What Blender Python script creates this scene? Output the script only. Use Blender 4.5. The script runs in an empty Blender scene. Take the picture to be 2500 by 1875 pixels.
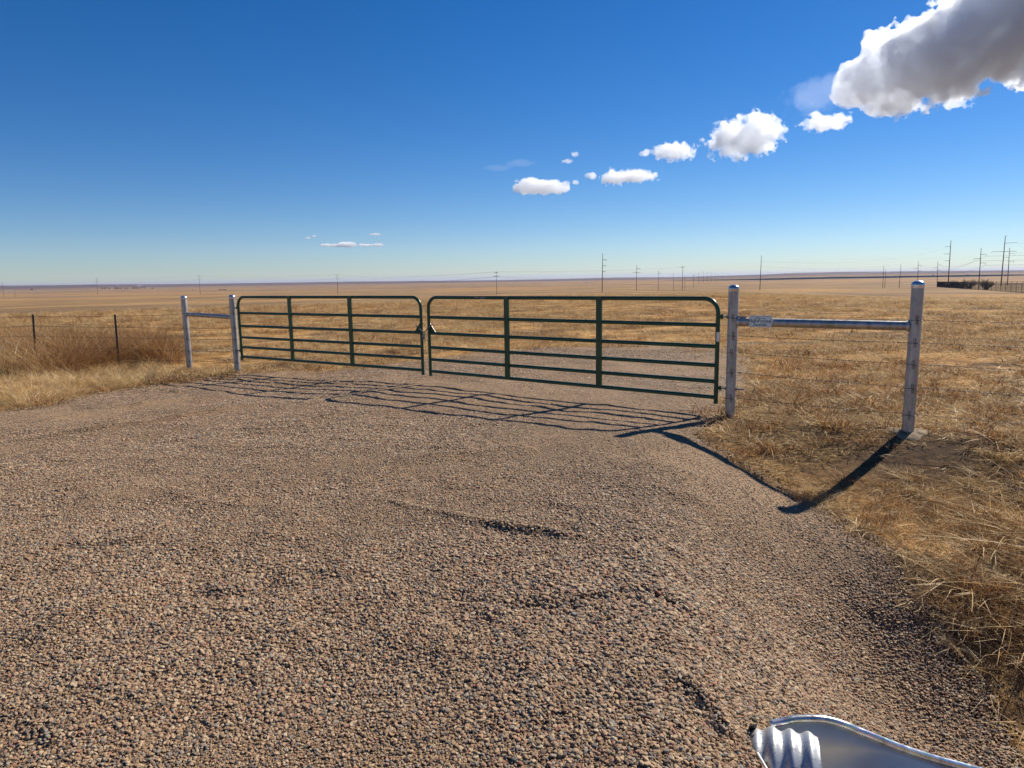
import bpy, bmesh, math, random
import numpy as np
from mathutils import Vector, Matrix

random.seed(7)
RNG = np.random.default_rng(11)
SC = bpy.context.scene
COL = SC.collection
D2R = math.radians

# ------------------------------------------------------------------ camera, sky, sun, exposure
CAM = np.array([0.0, 0.0, 1.65])
FPX, PITCH, ROLL = 1691.69, D2R(8.627), D2R(0.9553)
cd = bpy.data.cameras.new("camera")
cam = bpy.data.objects.new("camera", cd)
COL.objects.link(cam)
cam.location = CAM
cam.rotation_mode = 'XYZ'
cam.matrix_world = (Matrix.Translation(Vector(CAM)) @ Matrix.Rotation(math.pi / 2 - PITCH, 4, 'X')
                    @ Matrix.Rotation(-ROLL, 4, 'Z'))
cd.sensor_fit = 'HORIZONTAL'
cd.sensor_width = 36.0
cd.lens = 36.0 * FPX / 2500.0
cd.clip_start, cd.clip_end = 0.05, 200000.0
SC.camera = cam

SUN_AZ, SUN_EL = 51.0, 37.0          # clockwise from the view direction (+Y); height above the horizon
w = bpy.data.worlds.new("World")
SC.world = w
w.use_nodes = True
nt = w.node_tree
bg = nt.nodes["Background"]
sky = nt.nodes.new("ShaderNodeTexSky")
sky.sky_type = 'NISHITA'
sky.sun_disc = False
sky.sun_elevation = D2R(SUN_EL)
sky.sun_rotation = D2R(SUN_AZ)
sky.altitude = 1500.0
sky.air_density = 1.0
sky.dust_density = 0.15
sky.ozone_density = 2.6
hs = nt.nodes.new("ShaderNodeHueSaturation")
hs.inputs["Saturation"].default_value = 1.38
nt.links.new(sky.outputs[0], hs.inputs["Color"])
tn = nt.nodes.new("ShaderNodeMix"); tn.data_type = 'RGBA'; tn.blend_type = 'MULTIPLY'; tn.inputs[0].default_value = 1.0
tn.inputs[7].default_value = (.85, .925, 1.12, 1)
nt.links.new(hs.outputs[0], tn.inputs[6])
nt.links.new(tn.outputs[2], bg.inputs["Color"])
bg.inputs["Strength"].default_value = 0.062

sd = bpy.data.lights.new("sun", 'SUN')
sd.energy = 5.0
sd.angle = D2R(0.53)
sd.color = (1.0, 0.92, 0.79)
so = bpy.data.objects.new("sun", sd)
COL.objects.link(so)
_s = Vector((math.sin(D2R(SUN_AZ)) * math.cos(D2R(SUN_EL)), math.cos(D2R(SUN_AZ)) * math.cos(D2R(SUN_EL)), math.sin(D2R(SUN_EL))))
so.rotation_euler = _s.to_track_quat('Z', 'Y').to_euler()
so.location = (20, 20, 30)

SC.view_settings.view_transform = 'Standard'
SC.view_settings.look = 'None'
SC.view_settings.exposure = 0.5
SC.view_settings.gamma = 1.0
SC.cycles.max_bounces = 10
SC.cycles.diffuse_bounces = 3
SC.cycles.glossy_bounces = 4
SC.cycles.transmission_bounces = 4
SC.cycles.transparent_max_bounces = 8
SC.cycles.volume_bounces = 14
SC.cycles.use_denoising = True
SC.cycles.denoising_prefilter = 'ACCURATE'
SC.cycles.use_adaptive_sampling = True
SC.cycles.adaptive_threshold = 0.01
SC.cycles.sample_clamp_indirect = 8.0

# ------------------------------------------------------------------ small maths helpers
def ss(t):
    t = np.clip(t, 0, 1)
    return t * t * (3 - 2 * t)

_tab = np.random.default_rng(5).random((256, 256))
def vnoise(x, y, s=0):
    x = np.asarray(x, float) + s * 17.31; y = np.asarray(y, float) + s * 9.77
    xi = np.floor(x).astype(int); yi = np.floor(y).astype(int)
    fx = x - xi; fy = y - yi
    fx = fx * fx * (3 - 2 * fx); fy = fy * fy * (3 - 2 * fy)
    a = _tab[xi & 255, yi & 255]; b = _tab[(xi + 1) & 255, yi & 255]
    c = _tab[xi & 255, (yi + 1) & 255]; d = _tab[(xi + 1) & 255, (yi + 1) & 255]
    return (a * (1 - fx) + b * fx) * (1 - fy) + (c * (1 - fx) + d * fx) * fy

def fbm(x, y, s=0, o=4):
    v = 0; a = .5; t = 0
    for i in range(o):
        v = v + a * vnoise(x * 2 ** i, y * 2 ** i, s + i * 3); t += a; a *= .55
    return v / t

def pixray(px, py):                    # direction seen at a place in the photograph (2500 x 1875)
    a, b = px - 1250, py - 937.5
    c, s = math.cos(ROLL), math.sin(ROLL)
    u = (c * a - s * b) / FPX; v = (s * a + c * b) / FPX
    return np.array([u, math.cos(PITCH) - v * math.sin(PITCH), -math.sin(PITCH) - v * math.cos(PITCH)])

# ------------------------------------------------------------------ the lie of the land
CUL_M = np.array([1.171, 2.447]); CUL_A = np.array([.951, -.309]); CUL_B = np.array([.309, .951])
RIM = [(-0.174, 0.137, -0.200), (-0.117, 0.161, -0.190), (-0.076, 0.180, -0.185), (0.001, 0.211, -0.185), (0.057, 0.232, -0.195), (0.113, 0.250, -0.215), (0.170, 0.268, -0.240), (0.285, 0.310, -0.300), (0.403, 0.360, -0.360), (0.525, 0.426, -0.420), (0.678, 0.509, -0.490), (0.819, 0.576, -0.550)]
_ra = np.array([r[0] for r in RIM]); _rb = np.array([r[1] for r in RIM]); _rz = np.array([r[2] for r in RIM])
FLOOR = -.50

def z_near(x, y):
    # n = distance out from the right brace line towards the viewer, m = distance along it from the gate post
    dx = x - 2.577; dy = y - 8.06
    n = -.504 * dx - .864 * dy; m = .864 * dx - .504 * dy
    m0 = -.50 + .33 * np.maximum(n - 1.5, 0)
    dep = np.interp(n, [-.3, 0, .35, .84, 1.38, 1.8, 2.4], [0, .012, .085, .215, .33, .385, .415]) + .50 * ss((n - 2.3) / 1.9)
    z = -dep * ss((m - m0) / 1.7) * ss((y - .5) / 1.6)
    z = z + .04 * np.exp(-((x - .9) / 1.1) ** 2 - ((y - 7.0) / .9) ** 2)
    z = z - .085 * ss((-x - 1) / 3.5) * ss((y - 3) / 5.0) - .10 * ss((-x - 4.6) / 2.2) * ss((y - 11.8) / 2.0)
    return z

def _carve(x, y, z):
    dx = x - CUL_M[0]; dy = y - CUL_M[1]
    a = dx * CUL_A[0] + dy * CUL_A[1]; b = dx * CUL_B[0] + dy * CUL_B[1]
    rb = np.interp(a, _ra, _rb); rz = np.interp(a, _ra, _rz)
    inr = (a > -.15) & (a < .95)
    # earth kept just under the rolled rim outside, and below the sheet inside
    out = inr & (np.abs(b) > rb - .01) & (np.abs(b) < rb + .35)
    cap = rz - .018 + (np.abs(b) - rb) * .45
    z = np.where(out, np.minimum(z, cap), z)
    ins = inr & (np.abs(b) <= rb - .01)
    z = np.where(ins, np.minimum(z, FLOOR - .10 - .3 * np.maximum(a, 0)), z)
    return z

_rad = np.log(np.array([1, 40, 60, 100, 150, 300, 640, 1200, 3000, 6000, 12000, 60000.]))
_pxC = np.array([0, 0, 50.0, 42.5, 38, 32.5, 27.5, 21, 11, 5, 0, 0])
_pxR = np.array([0, 0, 61.0, 57, 54, 35.5, 27, 19, 9, 4, 0, 0])
_azk = np.array([-40, -36, -24, -14, -1, 7, 14, 19.7, 22, 26, 31, 36, 40.])
_off = np.array([3.5, 3.5, .7, .2, -2.6, -1, -1.5, .6, 2.4, 3.2, 2.0, .8, .5])
def z_far(x, y):
    r = np.hypot(x, y) + 1e-6; az = np.degrees(np.arctan2(x, y))
    lr = np.log(np.maximum(r, 1.001))
    wr = ss((az - 17) / 13.0) * ss((75 - az) / 20.0)
    off = np.interp(az, _azk, _off)
    def prof(px):
        zz = 1.65 - px * r / FPX
        return zz
    pc = np.interp(lr, _rad, _pxC); pr = np.interp(lr, _rad, _pxR)
    px = pc * (1 - wr) + pr * wr
    px = px - off * ss((r - 2500) / 7000.0)
    z = 1.65 - px * r / FPX
    z = np.where(r < 40, 0, z)
    z60 = 1.65 - (pxat60(wr)) * 60 / FPX
    z = np.where((r >= 40) & (r < 60), z60 * ss((r - 40) / 20.0), z)
    z = z + np.where(r > 60, (fbm(x / (r * .08 + 1), y / (r * .08 + 1), 4, 3) - .5) * r * .0011 * ss((r - 60) / 200), 0)
    r0 = np.minimum(r, 13000)
    return np.where(r > 13000, z - (r - 13000) * .004, z)
def pxat60(wr):
    return 50.0 * (1 - wr) + 61.0 * wr

def Z(x, y, rough=True):
    x = np.asarray(x, float); y = np.asarray(y, float)
    z = z_near(x, y) + z_far(x, y)
    if rough:
        r = np.hypot(x, y)
        z = z + (fbm(x * .9, y * .9, 2, 3) - .5) * .07 * ss((r - 7) / 8) * (1 - ss((r - 60) / 60))
    return _carve(x, y, z)

def hit(px, py, f=None, t0=1.5):
    d = pixray(px, py); f = f or Z
    t = t0; step = .02
    last = t
    while t < 60000:
        p = CAM + d * t
        if p[2] < float(f(p[0], p[1])):
            lo, hi = last, t
            for _ in range(20):
                m = .5 * (lo + hi); q = CAM + d * m
                if q[2] < float(f(q[0], q[1])): hi = m
                else: lo = m
            return CAM + d * hi
        last = t
        t *= 1.01
    return CAM + d * t

# ------------------------------------------------------------------ linking helpers
def link(name, me, mats=(), parent=None):
    o = bpy.data.objects.new(name, me)
    COL.objects.link(o)
    for m in (mats if isinstance(mats, (list, tuple)) else [mats]):
        me.materials.append(m)
    if parent is not None:
        o.parent = parent
        o.matrix_parent_inverse = parent.matrix_world.inverted()
    return o

def tag(o, label=None, cat=None, group=None, kind=None):
    if label: o["label"] = label
    if cat: o["category"] = cat
    if group: o["group"] = group
    if kind: o["kind"] = kind
    return o

def empty(name, loc, label, cat, group=None):
    o = bpy.data.objects.new(name, None)
    COL.objects.link(o)
    o.location = loc
    o.matrix_world = Matrix.Translation(Vector(loc))
    o.empty_display_size = .2
    return tag(o, label, cat, group)

def smooth(me, on=True):
    me.polygons.foreach_set("use_smooth", [on] * len(me.polygons))
    return me

def pydata(name, v, f, sm=False):
    me = bpy.data.meshes.new(name)
    me.from_pydata([tuple(map(float, p)) for p in v], [], f)
    me.update()
    if sm: smooth(me)
    return me

class MB:
    """collects tubes, boxes and plates into one mesh"""
    def __init__(s): s.v = []; s.f = []; s.sm = []
    def add(s, v, f, sm=True):
        o = len(s.v); s.v += [tuple(map(float, p)) for p in v]; s.f += [tuple(i + o for i in q) for q in f]; s.sm += [sm] * len(f)
        return s
    def tube(s, pts, r, n=12, cap=True, closed=False, up=(0, 0, 1)):
        pts = [Vector(p) for p in pts]; m = len(pts)
        rs = r if isinstance(r, (list, tuple)) else [r] * m
        v = []; f = []
        prev = None
        for i, p in enumerate(pts):
            if closed: t = (pts[(i + 1) % m] - pts[i - 1])
            else: t = pts[min(i + 1, m - 1)] - pts[max(i - 1, 0)]
            t.normalize()
            if prev is None:
                a = Vector(up) if abs(t.dot(Vector(up))) < .95 else Vector((1, 0, 0))
                nx = (a - t * a.dot(t)).normalized()
            else:
                nx = (prev - t * prev.dot(t)).normalized()
            prev = nx
            b = t.cross(nx)
            for k in range(n):
                q = 2 * math.pi * k / n
                v.append(p + (nx * math.cos(q) + b * math.sin(q)) * rs[i])
        for i in range(m if closed else m - 1):
            for k in range(n):
                i2 = (i + 1) % m
                f.append((i * n + k, i * n + (k + 1) % n, i2 * n + (k + 1) % n, i2 * n + k))
        s.add(v, f, True)
        if cap and not closed:
            s.add(v[:n], [tuple(range(n))[::-1]], False)
            s.add(v[-n:], [tuple(range(n))], False)
        return s
    def box(s, c, ax, ay, az, hx, hy, hz, bev=0.0):
        c = Vector(c); ax = Vector(ax).normalized() * hx; ay = Vector(ay).normalized() * hy; az = Vector(az).normalized() * hz
        v = [c + ax * i + ay * j + az * k for i in (-1, 1) for j in (-1, 1) for k in (-1, 1)]
        f = [(0, 1, 3, 2), (4, 6, 7, 5), (0, 4, 5, 1), (2, 3, 7, 6), (0, 2, 6, 4), (1, 5, 7, 3)]
        return s.add(v, f, False)
    def lathe(s, c, prof, n=24):
        v = []; f = []
        for r, z in prof:
            for k in range(n):
                q = 2 * math.pi * k / n
                v.append((c[0] + r * math.cos(q), c[1] + r * math.sin(q), c[2] + z))
        m = len(prof)
        for i in range(m - 1):
            for k in range(n):
                f.append((i * n + k, i * n + (k + 1) % n, (i + 1) * n + (k + 1) % n, (i + 1) * n + k))
        return s.add(v, f, True)
    def build(s, name, mat, parent=None):
        me = bpy.data.meshes.new(name)
        me.from_pydata(s.v, [], s.f)
        me.polygons.foreach_set("use_smooth", s.sm)
        me.update()
        bm = bmesh.new(); bm.from_mesh(me); bmesh.ops.recalc_face_normals(bm, faces=bm.faces); bm.to_mesh(me); bm.free()
        return link(name, me, mat, parent)

# ------------------------------------------------------------------ materials
def mat(name):
    m = bpy.data.materials.new(name); m.use_nodes = True
    n = m.node_tree; n.nodes.clear()
    return m, n, n.nodes.new, n.links.new

def ramp(new, stops, interp='LINEAR'):
    r = new("ShaderNodeValToRGB"); cr = r.color_ramp; cr.interpolation = interp
    while len(cr.elements) < len(stops): cr.elements.new(.5)
    for e, (p, c) in zip(cr.elements, stops):
        e.position = p; e.color = (*c, 1)
    return r

def noise(new, link_, scale, detail=4, rough=.55, vec=None, dist=0.0):
    n = new("ShaderNodeTexNoise"); n.inputs["Scale"].default_value = scale; n.inputs["Detail"].default_value = detail
    n.inputs["Roughness"].default_value = rough; n.inputs["Distortion"].default_value = dist
    if vec is not None: link_(vec, n.inputs["Vector"])
    return n

def principled(new, link_, base, rough=.6, metal=0.0, spec=.5):
    p = new("ShaderNodeBsdfPrincipled"); o = new("ShaderNodeOutputMaterial")
    if isinstance(base, tuple): p.inputs["Base Color"].default_value = (*base, 1)
    else: link_(base, p.inputs["Base Color"])
    p.inputs["Roughness"].default_value = rough; p.inputs["Metallic"].default_value = metal
    p.inputs["Specular IOR Level"].default_value = spec
    link_(p.outputs[0], o.inputs[0])
    return p

def simple(name, col, rough=.6, metal=0.0, var=.25, scale=20, spec=.5, bump=0.0):
    m, n, new, l = mat(name)
    tc = new("ShaderNodeTexCoord")
    nz = noise(new, l, scale, 5, .6, tc.outputs["Object"])
    r = ramp(new, [(.3, tuple(c * (1 - var) for c in col)), (.7, tuple(min(1, c * (1 + var)) for c in col))])
    l(nz.outputs[0], r.inputs[0])
    p = principled(new, l, r.outputs[0], rough, metal, spec)
    if bump:
        b = new("ShaderNodeBump"); b.inputs["Strength"].default_value = bump; b.inputs["Distance"].default_value = .01
        l(nz.outputs[0], b.inputs["Height"]); l(b.outputs[0], p.inputs["Normal"])
    return m

def galv_mat(name, tone=(.50, .50, .50), streak=True, rough=.38):
    m, n, new, l = mat(name)
    tc = new("ShaderNodeTexCoord")
    mp = new("ShaderNodeMapping"); l(tc.outputs["Object"], mp.inputs[0]); mp.inputs["Scale"].default_value = (9, 9, 1.6)
    n1 = noise(new, l, 2.2, 6, .65, mp.outputs[0])
    vo = new("ShaderNodeTexVoronoi"); vo.inputs["Scale"].default_value = 45; l(tc.outputs["Object"], vo.inputs["Vector"])
    r = ramp(new, [(.30, tuple(c * .62 for c in tone)), (.5, tone), (.68, tuple(min(1, c * 1.3) for c in tone))])
    l(n1.outputs[0], r.inputs[0])
    mx = new("ShaderNodeMix"); mx.data_type = 'RGBA'; mx.blend_type = 'MULTIPLY'; mx.inputs[0].default_value = .22
    l(r.outputs[0], mx.inputs[6]); l(vo.outputs["Color"], mx.inputs[7])
    # dull brown weathering here and there
    n2 = noise(new, l, 3.1, 4, .6, tc.outputs["Object"])
    r2 = ramp(new, [(.55, (0, 0, 0)), (.82, (1, 1, 1))]); l(n2.outputs[0], r2.inputs[0])
    mx2 = new("ShaderNodeMix"); mx2.data_type = 'RGBA'; l(r2.outputs[0], mx2.inputs[0])
    l(mx.outputs[2], mx2.inputs[6]); mx2.inputs[7].default_value = (.40, .37, .33, 1)
    p = principled(new, l, mx2.outputs[2], rough, .86, .5)
    mr = new("ShaderNodeMapRange"); mr.inputs[3].default_value = rough - .1; mr.inputs[4].default_value = rough + .22
    l(n1.outputs[0], mr.inputs[0]); l(mr.outputs[0], p.inputs["Roughness"])
    return m

M_GALV = galv_mat("galvanised_pipe", (.47, .455, .43), rough=.46)
M_GALV2 = simple("galvanised_sheet", (.56, .55, .50), .50, .45, .10, 5)
M_CAP = galv_mat("bright_cap", (.72, .72, .72), rough=.22)
M_GREEN = simple("green_gate_paint", (.006, .058, .026), .30, 0, .25, 6, .5)
M_WIRE = simple("weathered_wire", (.10, .085, .075), .55, .6, .3, 60)
M_STEEL = simple("zinc_steel", (.26, .26, .27), .5, .6, .2, 50)
M_TPOST = simple("dark_tpost_paint", (.028, .036, .030), .5, 0, .3, 15)
M_CONC = simple("pale_concrete", (.27, .205, .135), .9, 0, .25, 14, .2, .6)
M_POLE = simple("dark_steel_pole", (.055, .048, .045), .7, .2, .25, .6)
M_WOOD = simple("grey_wood_pole", (.13, .10, .085), .85, 0, .3, .5)
M_LINE = simple("conductor", (.14, .15, .17), .5, .4, .1, 1)
M_CHAIN = simple("dull_chain", (.16, .16, .165), .6, .4, .2, 50)
M_BLACK = simple("black_plastic", (.015, .016, .018), .75, 0, .3, 30)
M_WHITE = simple("white_paint", (.72, .72, .70), .5, 0, .08, 30)
M_FENCE = simple("dark_fence_paint", (.020, .020, .022), .55, .3, .2, 3)
M_TWIG = simple("dark_twigs", (.075, .055, .045), .85, 0, .35, 1.5)
M_ROOF = simple("pale_metal_roof", (.60, .60, .60), .45, .2, .1, .2)
M_WALL = simple("pale_siding", (.55, .52, .48), .7, 0, .1, .3)
M_SIGN = simple("pale_sign_sheet", (.74, .84, .80), .45, 0, .05, 12)
M_SIGNEDGE = simple("sign_edge", (.60, .60, .60), .4, .3, .08, 20)
M_INK = simple("green_sign_ink", (.012, .055, .050), .5, 0, .15, 30)

def pebble_mat():
    m, n, new, l = mat("gravel_stone")
    oi = new("ShaderNodeObjectInfo")
    r = ramp(new, [(0, (.46, .305, .175)), (.22, (.57, .405, .245)), (.40, (.34, .215, .125)), (.53, (.50, .285, .175)), (.63, (.63, .495, .33)),
                   (.68, (.24, .155, .10)), (.76, (.36, .30, .235)), (.86, (.20, .17, .14)), (.935, (.085, .076, .068)), (.97, (.40, .19, .12))], 'CONSTANT')
    l(oi.outputs["Random"], r.inputs[0])
    tc = new("ShaderNodeTexCoord")
    nz = noise(new, l, 3.0, 5, .7, tc.outputs["Object"])
    mr = new("ShaderNodeMapRange"); mr.inputs[1].default_value = .25; mr.inputs[2].default_value = .75
    mr.inputs[3].default_value = .72; mr.inputs[4].default_value = 1.22
    l(nz.outputs[0], mr.inputs[0])
    mx = new("ShaderNodeMix"); mx.data_type = 'RGBA'; mx.blend_type = 'MULTIPLY'; mx.inputs[0].default_value = 1
    l(r.outputs[0], mx.inputs[6]); l(mr.outputs[0], mx.inputs[7])
    p = principled(new, l, mx.outputs[2], .72, 0, .35)
    b = new("ShaderNodeBump"); b.inputs["Strength"].default_value = .5; b.inputs["Distance"].default_value = .1
    l(nz.outputs[0], b.inputs["Height"]); l(b.outputs[0], p.inputs["Normal"])
    return m
M_PEB = pebble_mat()

def drive_mat():
    m, n, new, l = mat("gravel_bed")
    g = new("ShaderNodeNewGeometry")
    vo = new("ShaderNodeTexVoronoi"); vo.inputs["Scale"].default_value = 105; l(g.outputs["Position"], vo.inputs["Vector"])
    r = ramp(new, [(0, (.24, .155, .088)), (.3, (.33, .22, .13)), (.55, (.17, .11, .066)), (.8, (.29, .19, .115)), (.92, (.10, .072, .05))], 'LINEAR')
    sp = new("ShaderNodeSeparateColor"); l(vo.outputs["Color"], sp.inputs[0]); l(sp.outputs[0], r.inputs[0])
    n1 = noise(new, l, .7, 4, .6, g.outputs["Position"])
    r1 = ramp(new, [(.35, (.80, .78, .75)), (.65, (1.12, 1.06, 1.0))]); l(n1.outputs[0], r1.inputs[0])
    mx = new("ShaderNodeMix"); mx.data_type = 'RGBA'; mx.blend_type = 'MULTIPLY'; mx.inputs[0].default_value = 1
    at = new("ShaderNodeAttribute"); at.attribute_name = "fines"
    n3 = noise(new, l, 90, 5, .75, g.outputs["Position"])
    r3 = ramp(new, [(.30, (.15, .095, .055)), (.50, (.34, .235, .145)), (.70, (.52, .39, .26))]); l(n3.outputs[0], r3.inputs[0])
    mf = new("ShaderNodeMix"); mf.data_type = 'RGBA'; l(at.outputs["Fac"], mf.inputs[0]); l(r.outputs[0], mf.inputs[6]); l(r3.outputs[0], mf.inputs[7])
    l(mf.outputs[2], mx.inputs[6]); l(r1.outputs[0], mx.inputs[7])
    p = principled(new, l, mx.outputs[2], .9, 0, .2)
    b = new("ShaderNodeBump"); b.inputs["Strength"].default_value = .9; b.inputs["Distance"].default_value = .008; b.invert = True
    l(vo.outputs["Distance"], b.inputs["Height"]); l(b.outputs[0], p.inputs["Normal"])
    return m
M_DRIVE = drive_mat()

def ground_mat():
    m, n, new, l = mat("dry_prairie")
    g = new("ShaderNodeNewGeometry")
    at = new("ShaderNodeAttribute"); at.attribute_name = "cover"
    sa = new("ShaderNodeSeparateColor"); l(at.outputs["Color"], sa.inputs[0])
    mp = new("ShaderNodeMapping"); l(g.outputs["Position"], mp.inputs[0])
    nA = noise(new, l, 9.0, 8, .72, g.outputs["Position"])
    nB = noise(new, l, .55, 6, .62, g.outputs["Position"])
    nC = noise(new, l, .022, 8, .66, g.outputs["Position"], .6)
    straw = ramp(new, [(.28, (.090, .050, .022)), (.42, (.30, .175, .070)), (.54, (.50, .32, .130)), (.70, (.66, .46, .22))]); l(nA.outputs[0], straw.inputs[0])
    brown = ramp(new, [(.30, (.13, .080, .044)), (.46, (.21, .135, .070)), (.58, (.31, .205, .105)), (.72, (.42, .29, .155))]); l(nC.outputs[0], brown.inputs[0])
    soil = ramp(new, [(.3, (.050, .031, .019)), (.55, (.10, .062, .036)), (.75, (.19, .12, .068))]); l(nA.outputs[0], soil.inputs[0])
    big = ramp(new, [(.33, (.36, .28, .22)), (.45, (.84, .70, .56)), (.60, (1.14, 1.10, 1.05))]); l(nB.outputs[0], big.inputs[0])
    m1 = new("ShaderNodeMix"); m1.data_type = 'RGBA'; m1.blend_type = 'MULTIPLY'; m1.inputs[0].default_value = 1
    l(straw.outputs[0], m1.inputs[6]); l(big.outputs[0], m1.inputs[7])
    m2 = new("ShaderNodeMix"); m2.data_type = 'RGBA'; l(sa.outputs[0], m2.inputs[0]); l(brown.outputs[0], m2.inputs[6]); l(m1.outputs[2], m2.inputs[7])
    m3 = new("ShaderNodeMix"); m3.data_type = 'RGBA'; l(sa.outputs[1], m3.inputs[0]); l(m2.outputs[2], m3.inputs[6]); l(soil.outputs[0], m3.inputs[7])
    p = principled(new, l, m3.outputs[2], .95, 0, .1)
    b = new("ShaderNodeBump"); b.inputs["Strength"].default_value = .9; b.inputs["Distance"].default_value = .05
    l(nA.outputs[0], b.inputs["Height"]); l(b.outputs[0], p.inputs["Normal"])
    return m
M_GROUND = ground_mat()

def grass_mat(name, stops, trans=.35):
    m, n, new, l = mat(name)
    oi = new("ShaderNodeObjectInfo")
    at = new("ShaderNodeAttribute"); at.attribute_name = "tint"
    ad = new("ShaderNodeMath"); ad.operation = 'MULTIPLY_ADD'; ad.inputs[1].default_value = .62
    sc_ = new("ShaderNodeMath"); sc_.operation = 'MULTIPLY'; sc_.inputs[1].default_value = .38
    l(oi.outputs["Random"], sc_.inputs[0]); l(at.outputs["Fac"], ad.inputs[0]); l(sc_.outputs[0], ad.inputs[2])
    r = ramp(new, stops); l(ad.outputs[0], r.inputs[0])
    d = new("ShaderNodeBsdfDiffuse"); t = new("ShaderNodeBsdfTranslucent"); gl = new("ShaderNodeBsdfGlossy"); gl.inputs["Roughness"].default_value = .5
    l(r.outputs[0], d.inputs[0]); l(r.outputs[0], t.inputs[0])
    gl.inputs[0].default_value = (.9, .85, .75, 1)
    mx = new("ShaderNodeMixShader"); mx.inputs[0].default_value = trans; l(d.outputs[0], mx.inputs[1]); l(t.outputs[0], mx.inputs[2])
    m2 = new("ShaderNodeMixShader"); m2.inputs[0].default_value = .035; l(mx.outputs[0], m2.inputs[1]); l(gl.outputs[0], m2.inputs[2])
    o = new("ShaderNodeOutputMaterial"); l(m2.outputs[0], o.inputs[0])
    return m
M_STRAW = grass_mat("dry_straw", [(.05, (.13, .070, .028)), (.22, (.37, .225, .085)), (.45, (.58, .385, .160)), (.72, (.72, .53, .265)), (.93, (.82, .71, .50))])
M_RUST = grass_mat("rusty_weed", [(.05, (.085, .042, .020)), (.35, (.25, .120, .045)), (.65, (.40, .21, .080)), (.95, (.58, .38, .18))])
M_PALE = grass_mat("pale_field_grass", [(.05, (.20, .12, .052)), (.30, (.42, .28, .125)), (.60, (.58, .41, .20)), (.95, (.72, .56, .33))])

# ------------------------------------------------------------------ gravel outline (seen edge of the stones)
EDGE_L = [(0, 1002), (63, 997), (127, 989), (168, 976), (221, 962), (285, 953), (348, 946), (396, 939), (459, 930), (506, 922), (554, 916),
          (579, 912), (633, 905), (700, 902), (811, 901.5), (849, 895), (960, 886), (1039, 876), (1054, 875), (1145, 861), (1250, 853), (1343, 845),
          (1434, 842.5), (1542, 841), (1651, 839.5), (1745, 843), (1845, 870), (1828, 950), (1740, 1030), (1712, 1062), (1745, 1085), (1781, 1102),
          (1863, 1162), (1917, 1189), (1971, 1224), (2052, 1251), (2093, 1289), (2161, 1324), (2189, 1348), (2209, 1424), (2272, 1478), (2312, 1521),
          (2339, 1597), (2414, 1678), (2454, 1780), (2493, 1848)]
def _zs(x, y): return z_near(x, y) + z_far(x, y)
POLY = [hit(px, py, _zs)[:2] for px, py in EDGE_L]
POLY += [np.array(p) for p in ((2.75, 2.6), (3.2, 1.6), (9, .4), (9, -5), (-14, -5), (-14, 8.2), (-9.5, 9.4))]
POLY = np.array(POLY)

def inside(x, y, poly=POLY):
    x = np.asarray(x); y = np.asarray(y); c = np.zeros(x.shape, bool)
    n = len(poly); j = n - 1
    for i in range(n):
        xi, yi = poly[i]; xj, yj = poly[j]
        cond = ((yi > y) != (yj > y)) & (x < (xj - xi) * (y - yi) / (yj - yi + 1e-12) + xi)
        c ^= cond; j = i
    return c

def edge_dist(x, y, poly=POLY):
    d = np.full(np.shape(x), 1e9)
    n = len(poly)
    for i in range(n):
        a = poly[i]; b = poly[(i + 1) % n]; ab = b - a; L = (ab ** 2).sum() + 1e-12
        t = np.clip(((x - a[0]) * ab[0] + (y - a[1]) * ab[1]) / L, 0, 1)
        d = np.minimum(d, np.hypot(x - a[0] - t * ab[0], y - a[1] - t * ab[1]))
    return d

RIDGES = [([(925, 1222), (975, 1241), (1045, 1254), (1130, 1271), (1250, 1302), (1318, 1308), (1408, 1325), (1450, 1332)], .040, .050),
          ([(1640, 1650), (1702, 1712), (1747, 1757), (1775, 1802), (1790, 1830)], .085, .055),
          ([(0, 1085), (190, 1059), (348, 1036), (554, 1002), (640, 985)], .05, .09),
          ([(0, 1052), (152, 1022), (380, 987), (500, 970)], .04, .09),
          ([(60, 1600), (113, 1560), (280, 1475), (420, 1375), (520, 1316)], .035, .14),
          ([(560, 1680), (660, 1610), (760, 1500), (890, 1420)], .03, .14),
          ([(1290, 1600), (1330, 1690), (1400, 1780)], .03, .12),
          ([(930, 1130), (1120, 1115), (1300, 1090)], .025, .12),
          ([(1000, 1000), (820, 1010), (640, 1060)], .025, .14),
          ([(1500, 1180), (1650, 1210), (1800, 1260)], .025, .10)]
RIDGES = [([hit(px, py, _zs)[:2] for px, py in p], h, s) for p, h, s in RIDGES]

def coarseness(x, y):                   # raked-up loose stone against packed fines
    c = np.clip((fbm(x * .55 + 3, y * .55, 40, 3) - .35) / .3, 0, 1)
    return np.clip(c * .50 + .60 * ss((x + 1.2) / 2.2) * ss((5.6 - y) / 3), 0, 1)

def fineness(x, y):                     # packed sandy patches and two wheel paths leading to the gate
    f = 1 - ss(coarseness(x, y) / .30)
    t = (y - 2) / 9.0
    for x0, x1 in ((.55, -.25), (-1.05, -2.0)):
        xc = x0 + (x1 - x0) * t + .12 * np.sin(y * .7)
        f = np.maximum(f, np.exp(-((x - xc) / .30) ** 2) * .75)
    return np.clip(f * (.35 + .8 * fbm(x * 3, y * 3, 83, 3)) * (.35 + .65 * ss((y - 3) / 3)), 0, .6)

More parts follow.
